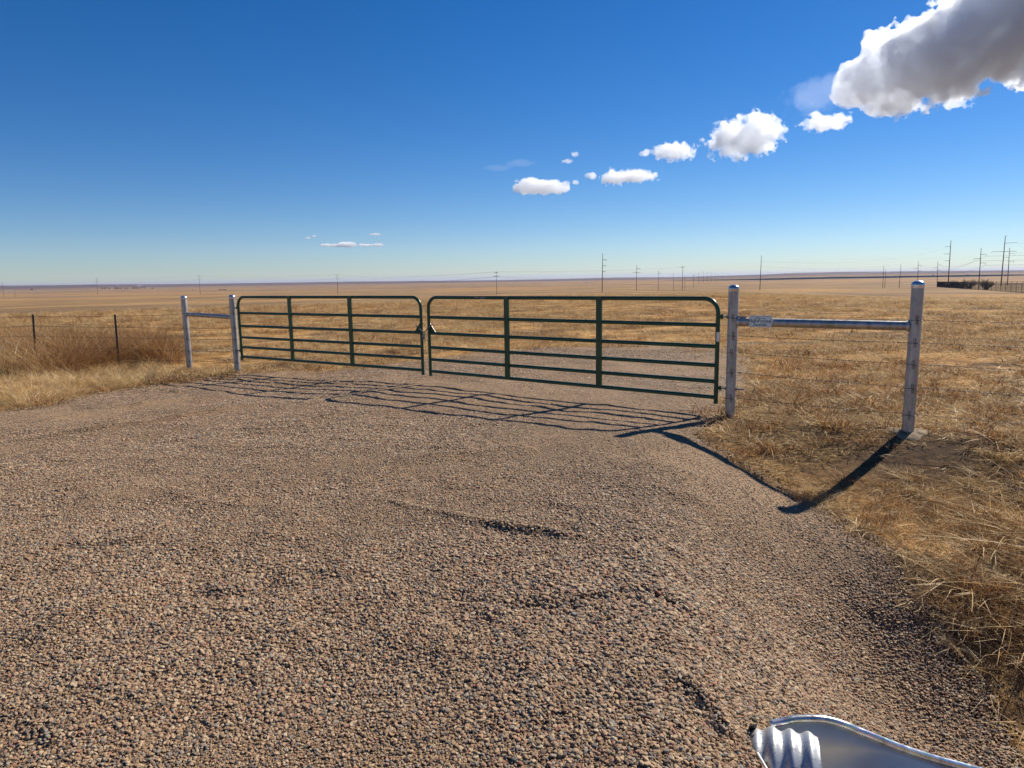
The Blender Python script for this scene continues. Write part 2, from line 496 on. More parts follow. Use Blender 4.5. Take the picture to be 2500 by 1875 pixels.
def Zd(x, y):                           # surface of the driven gravel
    x = np.asarray(x, float); y = np.asarray(y, float)
    z = z_near(x, y) + z_far(x, y) + .012
    z = z + (fbm(x * 1.7, y * 1.7, 6, 3) - .5) * .042 + (fbm(x * 5, y * 5, 9, 2) - .5) * .012 * (1 - .6 * ss((y - 5) / 4))
    z = z + .030 * ss((fbm(x * 1.9, y * 1.9, 77, 3) - .55) / .12) * (.35 + .65 * coarseness(x, y)) * (1 - .5 * ss((y - 5) / 4))
    for pts, h, s in RIDGES:
        d = np.full(x.shape, 1e9); u = np.zeros(x.shape)
        for i, (a, b) in enumerate(zip(pts[:-1], pts[1:])):
            ab = b - a; t = np.clip(((x - a[0]) * ab[0] + (y - a[1]) * ab[1]) / (ab ** 2).sum(), 0, 1)
            dd = np.hypot(x - a[0] - t * ab[0], y - a[1] - t * ab[1])
            u = np.where(dd < d, (i + t) / (len(pts) - 1), u); d = np.minimum(d, dd)
        z = z + h * (.1 + 1.6 * vnoise(x * 3.0, y * 3.0, 3)) * np.sin(math.pi * np.clip(u, .02, .98)) ** .7 * np.exp(-(d / s) ** 2)
    return _carve(x, y, z)

# ------------------------------------------------------------------ ground sheet (to the horizon)
def make_ground():
    rr = [0.0, .6]
    while rr[-1] < 20000: rr.append(rr[-1] * (1.0115 if rr[-1] < 200 else 1.03))
    az = np.concatenate([np.arange(-46, 46.01, .2), np.arange(50, 314, 6.0)])
    az = D2R(1) * az
    R, Aq = np.meshgrid(np.array(rr[1:]), az, indexing='ij')
    X = R * np.sin(Aq); Y = R * np.cos(Aq)
    zz = Z(X, Y)
    ins = inside(X, Y)
    zz = np.where(ins, zz - .035, zz)
    nr, na = X.shape
    v = np.stack([X.ravel(), Y.ravel(), zz.ravel()], 1)
    idx = np.arange(nr * na).reshape(nr, na)
    a = idx[:-1, :]; b = idx[1:, :]
    f = np.stack([a, np.roll(a, -1, 1), np.roll(b, -1, 1), b], -1).reshape(-1, 4)[:, ::-1]
    me = bpy.data.meshes.new("ground")
    c0 = len(v); v = np.vstack([v, [[0, 0, float(Z(0, 0)) - .035]]])
    tri = np.stack([idx[0], np.full(na, c0), np.roll(idx[0], -1)], 1)
    me.from_pydata(v.tolist(), [], f.tolist() + tri[:, ::-1].tolist())
    smooth(me)
    x, y = v[:, 0], v[:, 1]; r = np.hypot(x, y); azd = np.degrees(np.arctan2(x, y))
    n1 = fbm(x / 25, y / 25, 12, 4)
    lim = np.interp(azd, [-40, -24, -14, 0, 18, 26, 36], [58, 60, 66, 92, 100, 150, 160.])
    straw = 1 - ss((r - lim * (.9 + .25 * n1)) / (lim * .12))
    # hay-coloured strips farther out
    band = fbm(np.log(np.maximum(r, 1)) * 9, azd * .08, 21, 3)
    straw = np.maximum(straw, ss((band - .50) / .16) * .75 * ss((r - 90) / 60) * (1 - ss((r - 2500) / 3000)))
    soil = ss((fbm(x * .55, y * .9, 31, 4) - .52) / .09) * (r < 45) * .85
    soil = np.maximum(soil, np.exp(-(((x - 4.0) / 1.6) ** 2 + ((y - 6.7) / .75) ** 2)) * 1.0)
    soil = np.maximum(soil, .8 * np.exp(-(((x - 2.6) / .7) ** 2 + ((y - 7.3) / .5) ** 2)))
    soil = np.clip(soil, 0, 1)
    dark = ss((r - 4200) / 3000) * .9
    ca = me.color_attributes.new("cover", 'FLOAT_COLOR', 'POINT')
    col = np.stack([np.clip(straw, 0, 1), np.maximum(soil, dark), soil * 0, soil * 0 + 1], 1).astype(np.float32)
    ca.data.foreach_set("color", col.ravel())
    return tag(link("ground", me, M_GROUND), "dry grass prairie falling away to the horizon", None, None, "structure")
GROUND = make_ground()

def make_drive():
    s = .045
    xs = np.arange(-9.5, 6.0, s); ys = np.arange(-2.0, 18.2, s)
    X, Y = np.meshgrid(xs, ys, indexing='ij')
    wob = (fbm(X * 2.2, Y * 2.2, 14, 3) - .5) * .25
    keep = inside(X, Y) & (edge_dist(X, Y) > .05 + wob * .5)
    zz = Zd(X, Y)
    ed = edge_dist(X, Y)
    zz = zz - .03 * (1 - ss(ed / .25))
    idx = -np.ones(X.shape, int); idx[keep] = np.arange(keep.sum())
    v = np.stack([X[keep], Y[keep], zz[keep]], 1)
    q = np.stack([idx[:-1, :-1], idx[1:, :-1], idx[1:, 1:], idx[:-1, 1:]], -1).reshape(-1, 4)
    q = q[(q >= 0).all(1)]
    me = bpy.data.meshes.new("gravel_drive"); me.from_pydata(v.tolist(), [], q.tolist()); smooth(me)
    a = me.attributes.new("fines", 'FLOAT', 'POINT'); a.data.foreach_set("value", fineness(v[:, 0], v[:, 1]).astype(np.float32))
    return tag(link("gravel_drive", me, M_DRIVE), "tan gravel drive spreading towards the viewer", None, None, "structure")
DRIVE = make_drive()

# ------------------------------------------------------------------ scattering (stones, straw)
def scatter(name, pts, rot, scl, idx, protos, label, kind="stuff"):
    me = bpy.data.meshes.new(name); me.from_pydata(pts.tolist(), [], [])
    for an, ty, dat in (("irot", 'FLOAT_VECTOR', rot), ("iscl", 'FLOAT_VECTOR', scl)):
        a = me.attributes.new(an, ty, 'POINT'); a.data.foreach_set("vector", dat.astype(np.float32).ravel())
    a = me.attributes.new("iidx", 'INT', 'POINT'); a.data.foreach_set("value", idx.astype(np.int32))
    o = bpy.data.objects.new(name, me); COL.objects.link(o)
    c = bpy.data.collections.new(name + "_kinds")
    for p in protos: c.objects.link(p)
    ng = bpy.data.node_groups.new(name, 'GeometryNodeTree')
    ng.interface.new_socket("Geometry", in_out='INPUT', socket_type='NodeSocketGeometry')
    ng.interface.new_socket("Geometry", in_out='OUTPUT', socket_type='NodeSocketGeometry')
    N = ng.nodes.new; L = ng.links.new
    gi = N('NodeGroupInput'); go = N('NodeGroupOutput')
    ci = N('GeometryNodeCollectionInfo'); ci.inputs["Collection"].default_value = c
    ci.inputs["Separate Children"].default_value = True; ci.inputs["Reset Children"].default_value = True
    ip = N('GeometryNodeInstanceOnPoints'); ip.inputs["Pick Instance"].default_value = True
    def named(an, ty):
        k = N('GeometryNodeInputNamedAttribute'); k.data_type = ty; k.inputs["Name"].default_value = an; return k.outputs["Attribute"]
    L(gi.outputs[0], ip.inputs["Points"]); L(ci.outputs[0], ip.inputs["Instance"])
    L(named("iidx", 'INT'), ip.inputs["Instance Index"]); L(named("irot", 'FLOAT_VECTOR'), ip.inputs["Rotation"]); L(named("iscl", 'FLOAT_VECTOR'), ip.inputs["Scale"])
    L(ip.outputs[0], go.inputs[0])
    md = o.modifiers.new("scatter", 'NODES'); md.node_group = ng
    return tag(o, label, None, None, kind)

def pebble_proto(i):
    bm = bmesh.new(); bmesh.ops.create_icosphere(bm, subdivisions=2, radius=1.0)
    rg = np.random.default_rng(100 + i)
    ax = rg.normal(size=(5, 3)); ph = rg.random(5) * 6
    planes = rg.normal(size=(5, 3)); planes /= np.linalg.norm(planes, axis=1)[:, None]; cut = rg.uniform(.50, .82, 5)
    for vv in bm.verts:
        p = np.array(vv.co); 
        k = 1 + .10 * sum(math.sin(1.7 * float(ax[j] @ p) + ph[j]) for j in range(3)) / 1.5
        p = p * k
        for pl, cc in zip(planes, cut):
            dd = float(p @ pl)
            if dd > cc: p = p - pl * (dd - cc) * .95
        vv.co = (p[0] * rg_s[i][0], p[1] * rg_s[i][1], p[2] * rg_s[i][2])
    me = bpy.data.meshes.new("pebble"); bm.to_mesh(me); bm.free(); smooth(me); me.materials.append(M_PEB)
    return bpy.data.objects.new("pebble", me)
rg_s = [(1, .78, .5), (1, .65, .55), (1, .9, .62), (1, .7, .42), (1, .82, .7), (1, .6, .48), (1, .95, .5)]
PEBS = [pebble_proto(i) for i in range(7)]

def frustum(x, y, pad=.85):
    return (np.abs(x) < (y + .15) * .77 + pad)

def make_gravel():
    P = []; S = []
    bands = [(1.2, 3.2, 15500, .0070), (3.2, 5.0, 11500, .0074), (5.0, 7.5, 7000, .0082), (7.5, 11, 3600, .0100), (11, 17.5, 1150, .0135)]
    for y0, y1, den, rad in bands:
        xw = y1 * .82 + 1.0
        x0 = max(-xw, -9.5); x1 = min(xw, 5.6)
        n = int(den * (x1 - x0) * (y1 - y0))
        x = RNG.uniform(x0, x1, n); y = RNG.uniform(y0, y1, n)
        s = rad * np.clip(np.exp(RNG.normal(0, .40, n)), .4, 1.9) * (.62 + .70 * coarseness(x, y))
        ed = edge_dist(x, y)
        k = (RNG.random(n) > .30 * fineness(x, y)) & ((y < 12.3) | (RNG.random(n) < .15 + ed / 1.3)) & frustum(x, y) & ((inside(x, y) & (ed > .0)) | ((ed < .45) & (RNG.random(n) < .22 * np.exp(-ed / .15))))
        P.append(np.stack([x[k], y[k]], 1)); S.append(s[k])
    P = np.vstack(P); S = np.concatenate(S)
    # no stones in the steel end section or on the pipe
    d = P - CUL_M; a = d @ CUL_A; b = d @ CUL_B
    rb = np.interp(a, _ra, _rb)
    ok = ~((a > -.17 + .02 * np.sin(b * 40)) & (a < .98) & (np.abs(b) < rb + .012))
    P = P[ok]; S = S[ok]
    ins = inside(P[:, 0], P[:, 1])
    z = np.where(ins, Zd(P[:, 0], P[:, 1]), Z(P[:, 0], P[:, 1]))
    flat = np.interp(P[:, 1], [3.0, 6.5, 11.0], [.86, .54, .27])      # driven flat towards the gate
    z = z + S * flat * RNG.uniform(.0, .80, len(S))
    rot = np.stack([RNG.normal(0, .34, len(S)) * flat, RNG.normal(0, .34, len(S)) * flat, RNG.uniform(0, 6.283, len(S))], 1)
    sc = S[:, None] * RNG.uniform(.85, 1.2, (len(S), 3)); sc[:, 2] *= flat
    print("stones", len(S))
    return scatter("gravel_stones", np.column_stack([P, z]), rot, sc, RNG.integers(0, 7, len(S)), PEBS, "loose tan and grey gravel stones covering the drive")
GRAVEL = make_gravel()

def tuft(name, mat_, seed, nb, h, spread, lean, width, droop=.35, flat=.0, segs=3, seedhead=0.0):
    rg = np.random.default_rng(seed); v = []; f = []; tint = []
    for b in range(nb):
        a0 = rg.uniform(0, 6.283); r0 = spread * math.sqrt(rg.random())
        base = np.array([r0 * math.cos(a0), r0 * math.sin(a0), 0])
        da = a0 + rg.normal(0, 1.3); dr = np.array([math.cos(da), math.sin(da), 0])
        hh = h * rg.uniform(.45, 1.15); ln = lean * rg.uniform(.3, 1.5) * hh
        if rg.random() < flat: hh2 = h * rg.uniform(.05, .25); ln = h * rg.uniform(.8, 2.2)
        else: hh2 = hh
        wv = np.array([-dr[1], dr[0], 0]) * width * rg.uniform(.6, 1.3)
        tw = rg.normal(0, .5); wv = wv * math.cos(tw) + np.array([0, 0, 1]) * np.linalg.norm(wv) * math.sin(tw)
        bend = rg.normal(0, .35); sd_ = np.array([-dr[1], dr[0], 0])
        t = rg.random(); o = len(v)
        for i in range(segs + 1):
            q = i / segs
            p = base + dr * ln * q ** 1.4 + sd_ * bend * hh * q * q * .6 + np.array([0, 0, hh2 * (q - droop * q * q * min(1.5, lean))])
            wd = wv * (1 - .85 * q ** 1.5)
            v += [p - wd, p + wd]; tint += [t, t]
        for i in range(segs): f.append((o + 2 * i, o + 2 * i + 1, o + 2 * i + 3, o + 2 * i + 2))
    me = bpy.data.meshes.new(name); me.from_pydata([tuple(p) for p in v], [], f)
    a = me.attributes.new("tint", 'FLOAT', 'POINT'); a.data.foreach_set("value", np.array(tint, np.float32))
    smooth(me); me.materials.append(mat_)
    return bpy.data.objects.new(name, me)

def place(P, f=Z): return np.column_stack([P, f(P[:, 0], P[:, 1])])

def make_field():
    short = [tuft("field_tuft", M_STRAW, 200 + i, 46, .085, .20, 1.6, .0034, .4, .55) for i in range(4)]
    short += [tuft("field_tuft", M_RUST, 230 + i, 60, .13, .13, .8, .003, .3, .2) for i in range(2)]
    short += [tuft("field_tuft", M_PALE, 210 + i, 34, .16, .15, .9, .0030, .3, .25) for i in range(2)]
    P = []; S = []; I = []
    def band(r0, r1, den, smin, smax, kinds, azl=44, flt=None):
        area = .5 * (r1 ** 2 - r0 ** 2) * D2R(2 * azl); n = int(den * area)
        r = np.sqrt(RNG.uniform(r0 ** 2, r1 ** 2, n)); a = D2R(1) * RNG.uniform(-azl, azl, n)
        p = np.stack([r * np.sin(a), r * np.cos(a)], 1)
        ins = inside(p[:, 0], p[:, 1]); ed = edge_dist(p[:, 0], p[:, 1])
        nn = fbm(p[:, 0] * .5, p[:, 1] * .5, 51, 3)
        k = ~(ins & (ed > np.where(p[:, 1] > 12.3, .1 + 1.1 * RNG.random(n) ** 1.5, .1))) & (RNG.random(n) < np.clip((nn - .34) * 4.5, .10, 1))
        s = RNG.uniform(smin, smax, n)
        P.append(p[k]); S.append(s[k]); I.append(RNG.choice(kinds, k.sum()))
    def clod(r0, r1, den, smin, smax):
        band(r0, r1, den, smin, smax, [4, 5])
    band(6, 14, 55, .6, 1.2, [0, 1, 2, 3, 3, 4, 6])
    clod(7, 16, 4.5, 1.0, 2.2); clod(16, 32, 2.2, 1.6, 3.0); clod(32, 60, .9, 2.4, 4.2)
    band(14, 26, 34, .8, 1.6, [0, 1, 2, 3, 6, 7])
    band(26, 48, 13, 1.2, 2.3, [0, 1, 2, 3, 6, 7])
    band(48, 95, 4.2, 2.0, 3.6, [1, 2, 3, 6, 7, 7])
    band(95, 170, .8, 2.8, 4.4, [2, 6, 7, 7])
    P = np.vstack(P); S = np.concatenate(S); I = np.concatenate(I)
    az = np.degrees(np.arctan2(P[:, 0], P[:, 1])); r = np.hypot(P[:, 0], P[:, 1])
    lim = np.interp(az, [-40, -24, -14, 0, 18, 26, 36], [58, 60, 66, 92, 100, 150, 160.])
    k = (r < lim * 1.02); P, S, I, r, lim = P[k], S[k], I[k], r[k], lim[k]
    # bare dark patch by the end post
    bare = np.exp(-(((P[:, 0] - 4.2) / 1.1) ** 2 + ((P[:, 1] - 6.7) / .6) ** 2)); k = RNG.random(len(P)) > bare * .9
    P, S, I, r, lim = P[k], S[k], I[k], r[k], lim[k]
    rot = np.stack([RNG.normal(0, .06, len(P)), RNG.normal(0, .06, len(P)), RNG.uniform(0, 6.28, len(P))], 1)
    tall = 1 + .9 * ss((r - lim * .45) / (lim * .3))
    sc = np.column_stack([S, S, S * .75 * tall * RNG.uniform(.6, 1.3, len(S)) / np.maximum(1, (S / 1.6))])
    print("field tufts", len(P))
    return scatter("field_grass", place(P), rot, sc, I, short, "short flattened golden grass over the field behind the gates")
FIELD = make_field()

def in_poly_px(n, pxs, pad=0):
    """random ground spots inside an outline"""
    poly = np.array([hit(px, py, _zs)[:2] for px, py in pxs])
    lo = poly.min(0); hi = poly.max(0); out = []
    while sum(map(len, out)) < n:
        p = RNG.uniform(lo, hi, (n * 2, 2)); out.append(p[inside(p[:, 0], p[:, 1], poly)])
    return np.vstack(out)[:n]

def make_verge():
    ks = [tuft("verge_tuft", M_STRAW, 300 + i, 50, .24, .11, 1.2, .0026, .55, .30, 4) for i in range(3)]
    ks += [tuft("verge_tuft", M_RUST, 310 + i, 64, .20, .13, .9, .0019, .4, .12, 4) for i in range(3)]
    ks += [tuft("verge_straw", M_STRAW, 320 + i, 26, .20, .16, 1.4, .0030, .8, .95, 4) for i in range(2)]
    n = 11000
    x = RNG.uniform(1.5, 9.5, n); y = RNG.uniform(2.4, 7.8, n)
    ed = edge_dist(x, y); ins = inside(x, y)
    k = frustum(x, y, 1.0) & (~ins | (ed < .07))
    bare = .75 * np.exp(-(((x - 4.0) / .8) ** 2 + ((y - 6.65) / .35) ** 2)) + .8 * np.exp(-(((x - 2.4) / .5) ** 2 + ((y - 7.25) / .45) ** 2))
    den = np.clip(.30 + 1.5 * (fbm(x * .9, y * .9, 61, 3) - .38), .1, 1) * np.clip(1 - bare, .05, 1)
    den *= np.interp(y, [2, 5.4, 6.4, 7.4], [1, 1, 1, .6])
    k &= RNG.random(n) < den
    k &= ~((np.abs(x - 4.162) < .3) & (np.abs(y - 7.0) < .3))
    P = np.stack([x[k], y[k]], 1); y = y[k]; x = x[k]
    rust = fbm(x * .8, y * .8, 66, 3)
    idx = np.where(RNG.random(len(P)) < ss((rust - .40) / .2) * .8, RNG.integers(3, 6, len(P)), RNG.choice([0, 1, 2, 6, 7], len(P)))
    md = np.zeros(len(P)); rm = np.random.default_rng(71)
    for k_ in range(95):
        c = np.array([rm.uniform(2.2, 8.5), rm.uniform(2.6, 7.6)]); rr_ = rm.uniform(.16, .42)
        md = np.maximum(md, np.exp(-((x - c[0]) ** 2 + (y - c[1]) ** 2) / rr_ ** 2) * rm.uniform(.6, 1.0))
    S = RNG.uniform(.65, 1.25, len(P)) * np.interp(y, [2, 4.6, 5.6, 6.4, 7.5], [.80, .85, .62, .38, .45]) * (.55 + .75 * md)
    big_ = (x > y * .66 + .25 + .2 * np.sin(y * 5)) & (y > 4.9) & (y < 7.2); S = np.where(big_, S * 1.55, S); idx = np.where(big_ & (RNG.random(len(P)) < .8), RNG.integers(3, 6, len(P)), idx)
    rot = np.stack([RNG.normal(0, .18, len(P)), RNG.normal(0, .18, len(P)), RNG.uniform(0, 6.28, len(P))], 1)
    sc = np.column_stack([S, S, S * RNG.uniform(.6, 1.15, len(P))])
    print("verge", len(P))
    return scatter("verge_grass", place(P), rot, sc, idx, ks, "tangled dry grass on the right hand ditch bank")
VERGE = make_verge()

def make_weeds():
    ks = [tuft("tall_weed", M_STRAW, 400 + i, 60, .50, .12, .8, .0026, .45, .1, 5) for i in range(3)]
    ks += [tuft("tall_weed", M_RUST, 410 + i, 120, .52, .22, .75, .0018, .25, .05, 5) for i in range(3)]
    ks += [tuft("weed_straw", M_STRAW, 420 + i, 40, .30, .2, 1.6, .0026, .7, .7, 4) for i in range(2)]
    front = [(0, 998), (127, 985), (221, 958), (348, 942), (430, 920), (400, 905), (380, 890), (300, 885), (200, 885), (0, 890)]
    back = [(-60, 925), (120, 930), (250, 905), (330, 893), (410, 893), (425, 880), (330, 868), (150, 865), (-60, 870)]
    A_ = in_poly_px(620, front); B_ = in_poly_px(760, back)
    C_ = in_poly_px(170, [(430, 925), (560, 912), (640, 903), (560, 893), (440, 900)])
    P = np.vstack([A_, B_, C_]); nA, nB, nC = len(A_), len(B_), len(C_)
    S = np.concatenate([RNG.uniform(.45, .95, nA), RNG.uniform(.9, 2.0, nB), RNG.uniform(.25, .5, nC)])
    idx = np.concatenate([RNG.choice([0, 1, 2, 6, 7, 7], nA), np.where(B_[:, 0] + RNG.normal(0, .5, nB) > -9.6, RNG.choice([3, 4, 5, 3, 4, 0], nB), RNG.choice([0, 1, 2, 3, 5], nB)), RNG.choice([6, 7, 6, 1], nC)])
    rot = np.stack([RNG.normal(0, .16, len(P)), RNG.normal(0, .16, len(P)), RNG.uniform(0, 6.28, len(P))], 1)
    sc = np.column_stack([S, S, S * RNG.uniform(.7, 1.1, len(P))])
    return scatter("tall_weeds", place(P), rot, sc, idx, ks, "tall brown and straw coloured weeds along the wire fence on the left")
WEEDS = make_weeds()

# ------------------------------------------------------------------ H braces of galvanised pipe
PA = Vector((-6.955, 14.871, 0)); PB = Vector((-5.488, 13.768, 0)); PC = Vector((2.577, 8.060, 0)); PD = Vector((4.162, 7.135, 0))
TOP = {'A': 1.402, 'B': 1.424, 'C': 1.532, 'D': 1.556}
def gz(p): return float(Z(p.x, p.y))

def post(parent, p, top, r):
    b = gz(p) - .25
    m = MB(); m.tube([(p.x, p.y, b), (p.x, p.y, top - r * .55)], r, 28, False)
    po = m.build("post", M_GALV, parent)
    c = MB(); z = top - r * .55
    prof = [(r + .004, -.035), (r + .005, -.008), (r + .006, .0)] + [((r + .004) * math.cos(t), r * .72 * math.sin(t) + .002) for t in np.linspace(.05, 1.5708, 9)]
    c.lathe((p.x, p.y, z), prof, 28)
    cp = c.build("cap", M_CAP, po)
    return po

def brace(label, p, q, tp, tq, zr_p, zr_q, r, rr):
    root = empty("pipe_brace", (p.x, p.y, gz(p)), label, "fence brace", "pipe braces at the gate ends")
    post(root, p, tp, r); post(root, q, tq, r)
    d = (q - p).normalized()
    a = Vector((p.x, p.y, zr_p)) + d * r * .75; b = Vector((q.x, q.y, zr_q)) - d * r * .75
    MB().tube([a + d * (r * .25), a + d * (r * .25 + .018)], rr + .006, 24).build("weld", M_GALV2, root)
    MB().tube([b - d * (r * .25 + .018), b - d * (r * .25)], rr + .006, 24).build("weld", M_GALV2, root)
    MB().tube([a, b], rr, 28, False).build("rail", M_GALV, root)
    return root
BR_L = brace("far left galvanised pipe brace of two shorter looking posts and a rail", PA, PB, TOP['A'], TOP['B'], 1.02, .99, .060, .046)
BR_R = brace("right galvanised pipe brace beside the drive carrying the small sign", PC, PD, TOP['C'], TOP['D'], 1.115, 1.100, .0585, .049)

def footing(p, r, parent, h=.05):
    v = [(p.x, p.y, gz(p) + h)]; f = []; n = 28
    for k, rad in enumerate((.2, .4, .6, .8, 1.0)):
        for i in range(n):
            q = 6.2832 * i / n; rr = r * rad * (1 + .16 * math.sin(3 * q + 1) + .08 * math.sin(7 * q) + .05 * math.sin(12 * q + 2))
            x = p.x + rr * math.cos(q); y = p.y + rr * math.sin(q)
            v.append((x, y, gz(Vector((x, y, 0))) + h * (1 - (rad * .98) ** 2) - (.03 if rad == 1.0 else 0)))
    for i in range(n):
        f.append((0, 1 + i, 1 + (i + 1) % n))
        for k in range(4):
            f.append((1 + k * n + i, 1 + (k + 1) * n + i, 1 + (k + 1) * n + (i + 1) % n, 1 + k * n + (i + 1) % n))
    return link("concrete_footing", pydata("footing", v, f, True), M_CONC, parent)
footing(PD, .22, BR_R, .022)
footing(PA, .24, BR_L, .015)

# ------------------------------------------------------------------ gates
def gate(label, P0, P1, ztop, u_at, sticker=None):
    """P0 -> P1 along the gate, first end left; ztop = upper edge of the top tube"""
    d = Vector((P1.x - P0.x, P1.y - P0.y, 0)); L = d.length; d.normalize()
    nrm = Vector((d.y, -d.x, 0))
    if nrm.y > 0: nrm = -nrm                       # towards the viewer
    up = Vector((0, 0, 1)); rt = .0258; H = 1.27; R = .17
    root = empty("tube_gate", (P0.x, P0.y, ztop - H), label, "gate", "green tube gates chained together")
    def at(u, dz, off=0.0): return Vector((P0.x, P0.y, ztop)) + d * u - up * dz + nrm * off
    pts = [at(0, H), at(0, .8), at(0, R + rt)]
    for t in np.linspace(0, math.pi / 2, 9)[1:]: pts.append(at(R - R * math.cos(t), rt + R - R * math.sin(t)))
    for t in np.linspace(0, math.pi / 2, 9): pts.append(at(L - R + R * math.sin(t), rt + R - R * math.cos(t)))
    pts += [at(L, .8), at(L, H)]
    MB().tube(pts, rt, 18, True, up=nrm).build("frame", M_GREEN, root)
    for dz in (.335, .588, .812, 1.005, 1.195):
        MB().tube([at(rt * .6, dz), at(L - rt * .6, dz)], .0245, 14, False, up=nrm).build("bar", M_GREEN, root)
    for u in u_at:
        m = MB(); m.box(at(u, .60, .030), d, nrm, up, .040, .006, .600)
        m.box(at(u - .037, .60, .022), d, nrm, up, .0035, .012, .597); m.box(at(u + .037, .60, .022), d, nrm, up, .0035, .012, .597)
        ub = m.build("upright", M_GREEN, root)
        for dz in (.335, .588, .812, 1.005):
            MB().tube([at(u, dz, .034), at(u, dz, .044)], .009, 8).build("bolt", M_GREEN, ub)
    return root, at, L, d, nrm

GLL = Vector((-5.343, 13.680, 0)); GLR = Vector((-1.434, 11.095, 0)); GRL = Vector((-1.299, 10.989, 0)); GRR = Vector((2.428, 8.141, 0))
def along(P0, P1, px):                 # distance along a gate that shows under a given column of the photo (at mid height)
    best = None
    for k in range(400):
        u = k / 399; x = P0.x + (P1.x - P0.x) * u; y = P0.y + (P1.y - P0.y) * u; z = .8 - 1.65
        zc = y * math.cos(PITCH) - z * math.sin(PITCH); yc = -(y * math.sin(PITCH) + z * math.cos(PITCH))
        uu = FPX * x / zc; vv = FPX * yc / zc
        X = 1250 + math.cos(ROLL) * uu + math.sin(ROLL) * vv
        if best is None or abs(X - px) < best[0]: best = (abs(X - px), u)
    return best[1] * (P1 - P0).length
G1, at1, L1, d1, n1 = gate("green tube gate on the left, hung from the far left brace", GLL, GLR, 1.411, [along(GLL, GLR, 713), along(GLL, GLR, 859)])
G2, at2, L2, d2, n2 = gate("green tube gate on the right, hung beside the post with the sign", GRL, GRR, 1.408, [along(GRL, GRR, 1240), along(GRL, GRR, 1465)])

def gusset(at_, u0, s, root):
    m = MB()
    tri = [at_(u0, .588 - .005), at_(u0 + s * .13, .588 - .005), at_(u0, .588 - .17)]
    n = n1; off = n * .0012
    v = [p + off for p in tri] + [p - off for p in tri]
    m.add(v, [(0, 1, 2), (3, 5, 4), (0, 3, 4, 1), (1, 4, 5, 2), (2, 5, 3, 0)], False)
    m.build("latch_plate", M_GREEN, root)
gusset(at1, L1 - .02, -1, G1); gusset(at2, .02, 1, G2)
# paper sticker on the hinge stile, maker's decal on the top tube
MB().box(at2(L2 + .012, .47, .024), d2, n2, (0, 0, 1), .016, .0035, .055).build("sticker", M_WHITE, G2)

def text_mesh(name, body, size, origin, ex, ez, nrm, mat_, parent, extrude=.0006, sx=1.0, shear=0.0, align='CENTER', bold=0.0):
    cu = bpy.data.curves.new(name, 'FONT'); cu.body = body; cu.size = size; cu.extrude = extrude; cu.align_x = align; cu.shear = shear; cu.offset = bold
    t = bpy.data.objects.new(name, cu); COL.objects.link(t)
    bpy.context.view_layer.update()
    me = bpy.data.meshes.new_from_object(t.evaluated_get(bpy.context.evaluated_depsgraph_get()))
    bpy.data.objects.remove(t)
    ex = Vector(ex).normalized(); ez = Vector(ez).normalized(); n = Vector(nrm).normalized(); o = Vector(origin)
    for vv in me.vertices:
        c = vv.co.copy(); vv.co = o + ex * c.x * sx + ez * c.y + n * c.z
    me.materials.clear()
    return link(name, me, mat_, parent)
dec = 1.02
text_mesh("decal", "HW", .034, at2(dec, .033, .0255), d2, (0, 0, 1), n2, M_STEEL, G2, .0005, 1.4, .3)
MB().box(at2(dec + .115, .020, .0245), d2, n2, (0, 0, 1), .05, .0008, .004).box(at2(dec + .115, .032, .0250), d2, n2, (0, 0, 1), .05, .0008, .003).build("decal", M_STEEL, G2)

# hinge bolts through the posts
def hinge(P, at_, u, sgn, dz, root, d):
    a = at_(u, dz)
    z = a.z
    c = Vector((P.x, P.y, z)); dirn = (c - a); dirn.z = 0; dirn.normalize()
    m = MB(); m.tube([a + dirn * .05, c + dirn * .155], .009, 10)
    m.tube([c + dirn * .060, c + dirn * .072], .018, 6)
    m.tube([c - dirn * .072, c - dirn * .060], .018, 6)
    hb = m.build("hinge_bolt", M_STEEL, root)
    m = MB(); m.tube([a + dirn * .018, a + dirn * .062], [.020, .016], 10); m.tube([a + dirn * .045 - Vector((0, 0, .03)), a + dirn * .045 + Vector((0, 0, .03))], .011, 8)
    m.build("hinge_eye", M_GREEN, root)
hinge(PC, at2, L2, 1, .235, G2, d2); hinge(PC, at2, L2, 1, 1.08, G2, d2)
hinge(PB, at1, 0, -1, .235, G1, d1); hinge(PB, at1, 0, -1, 1.08, G1, d1)

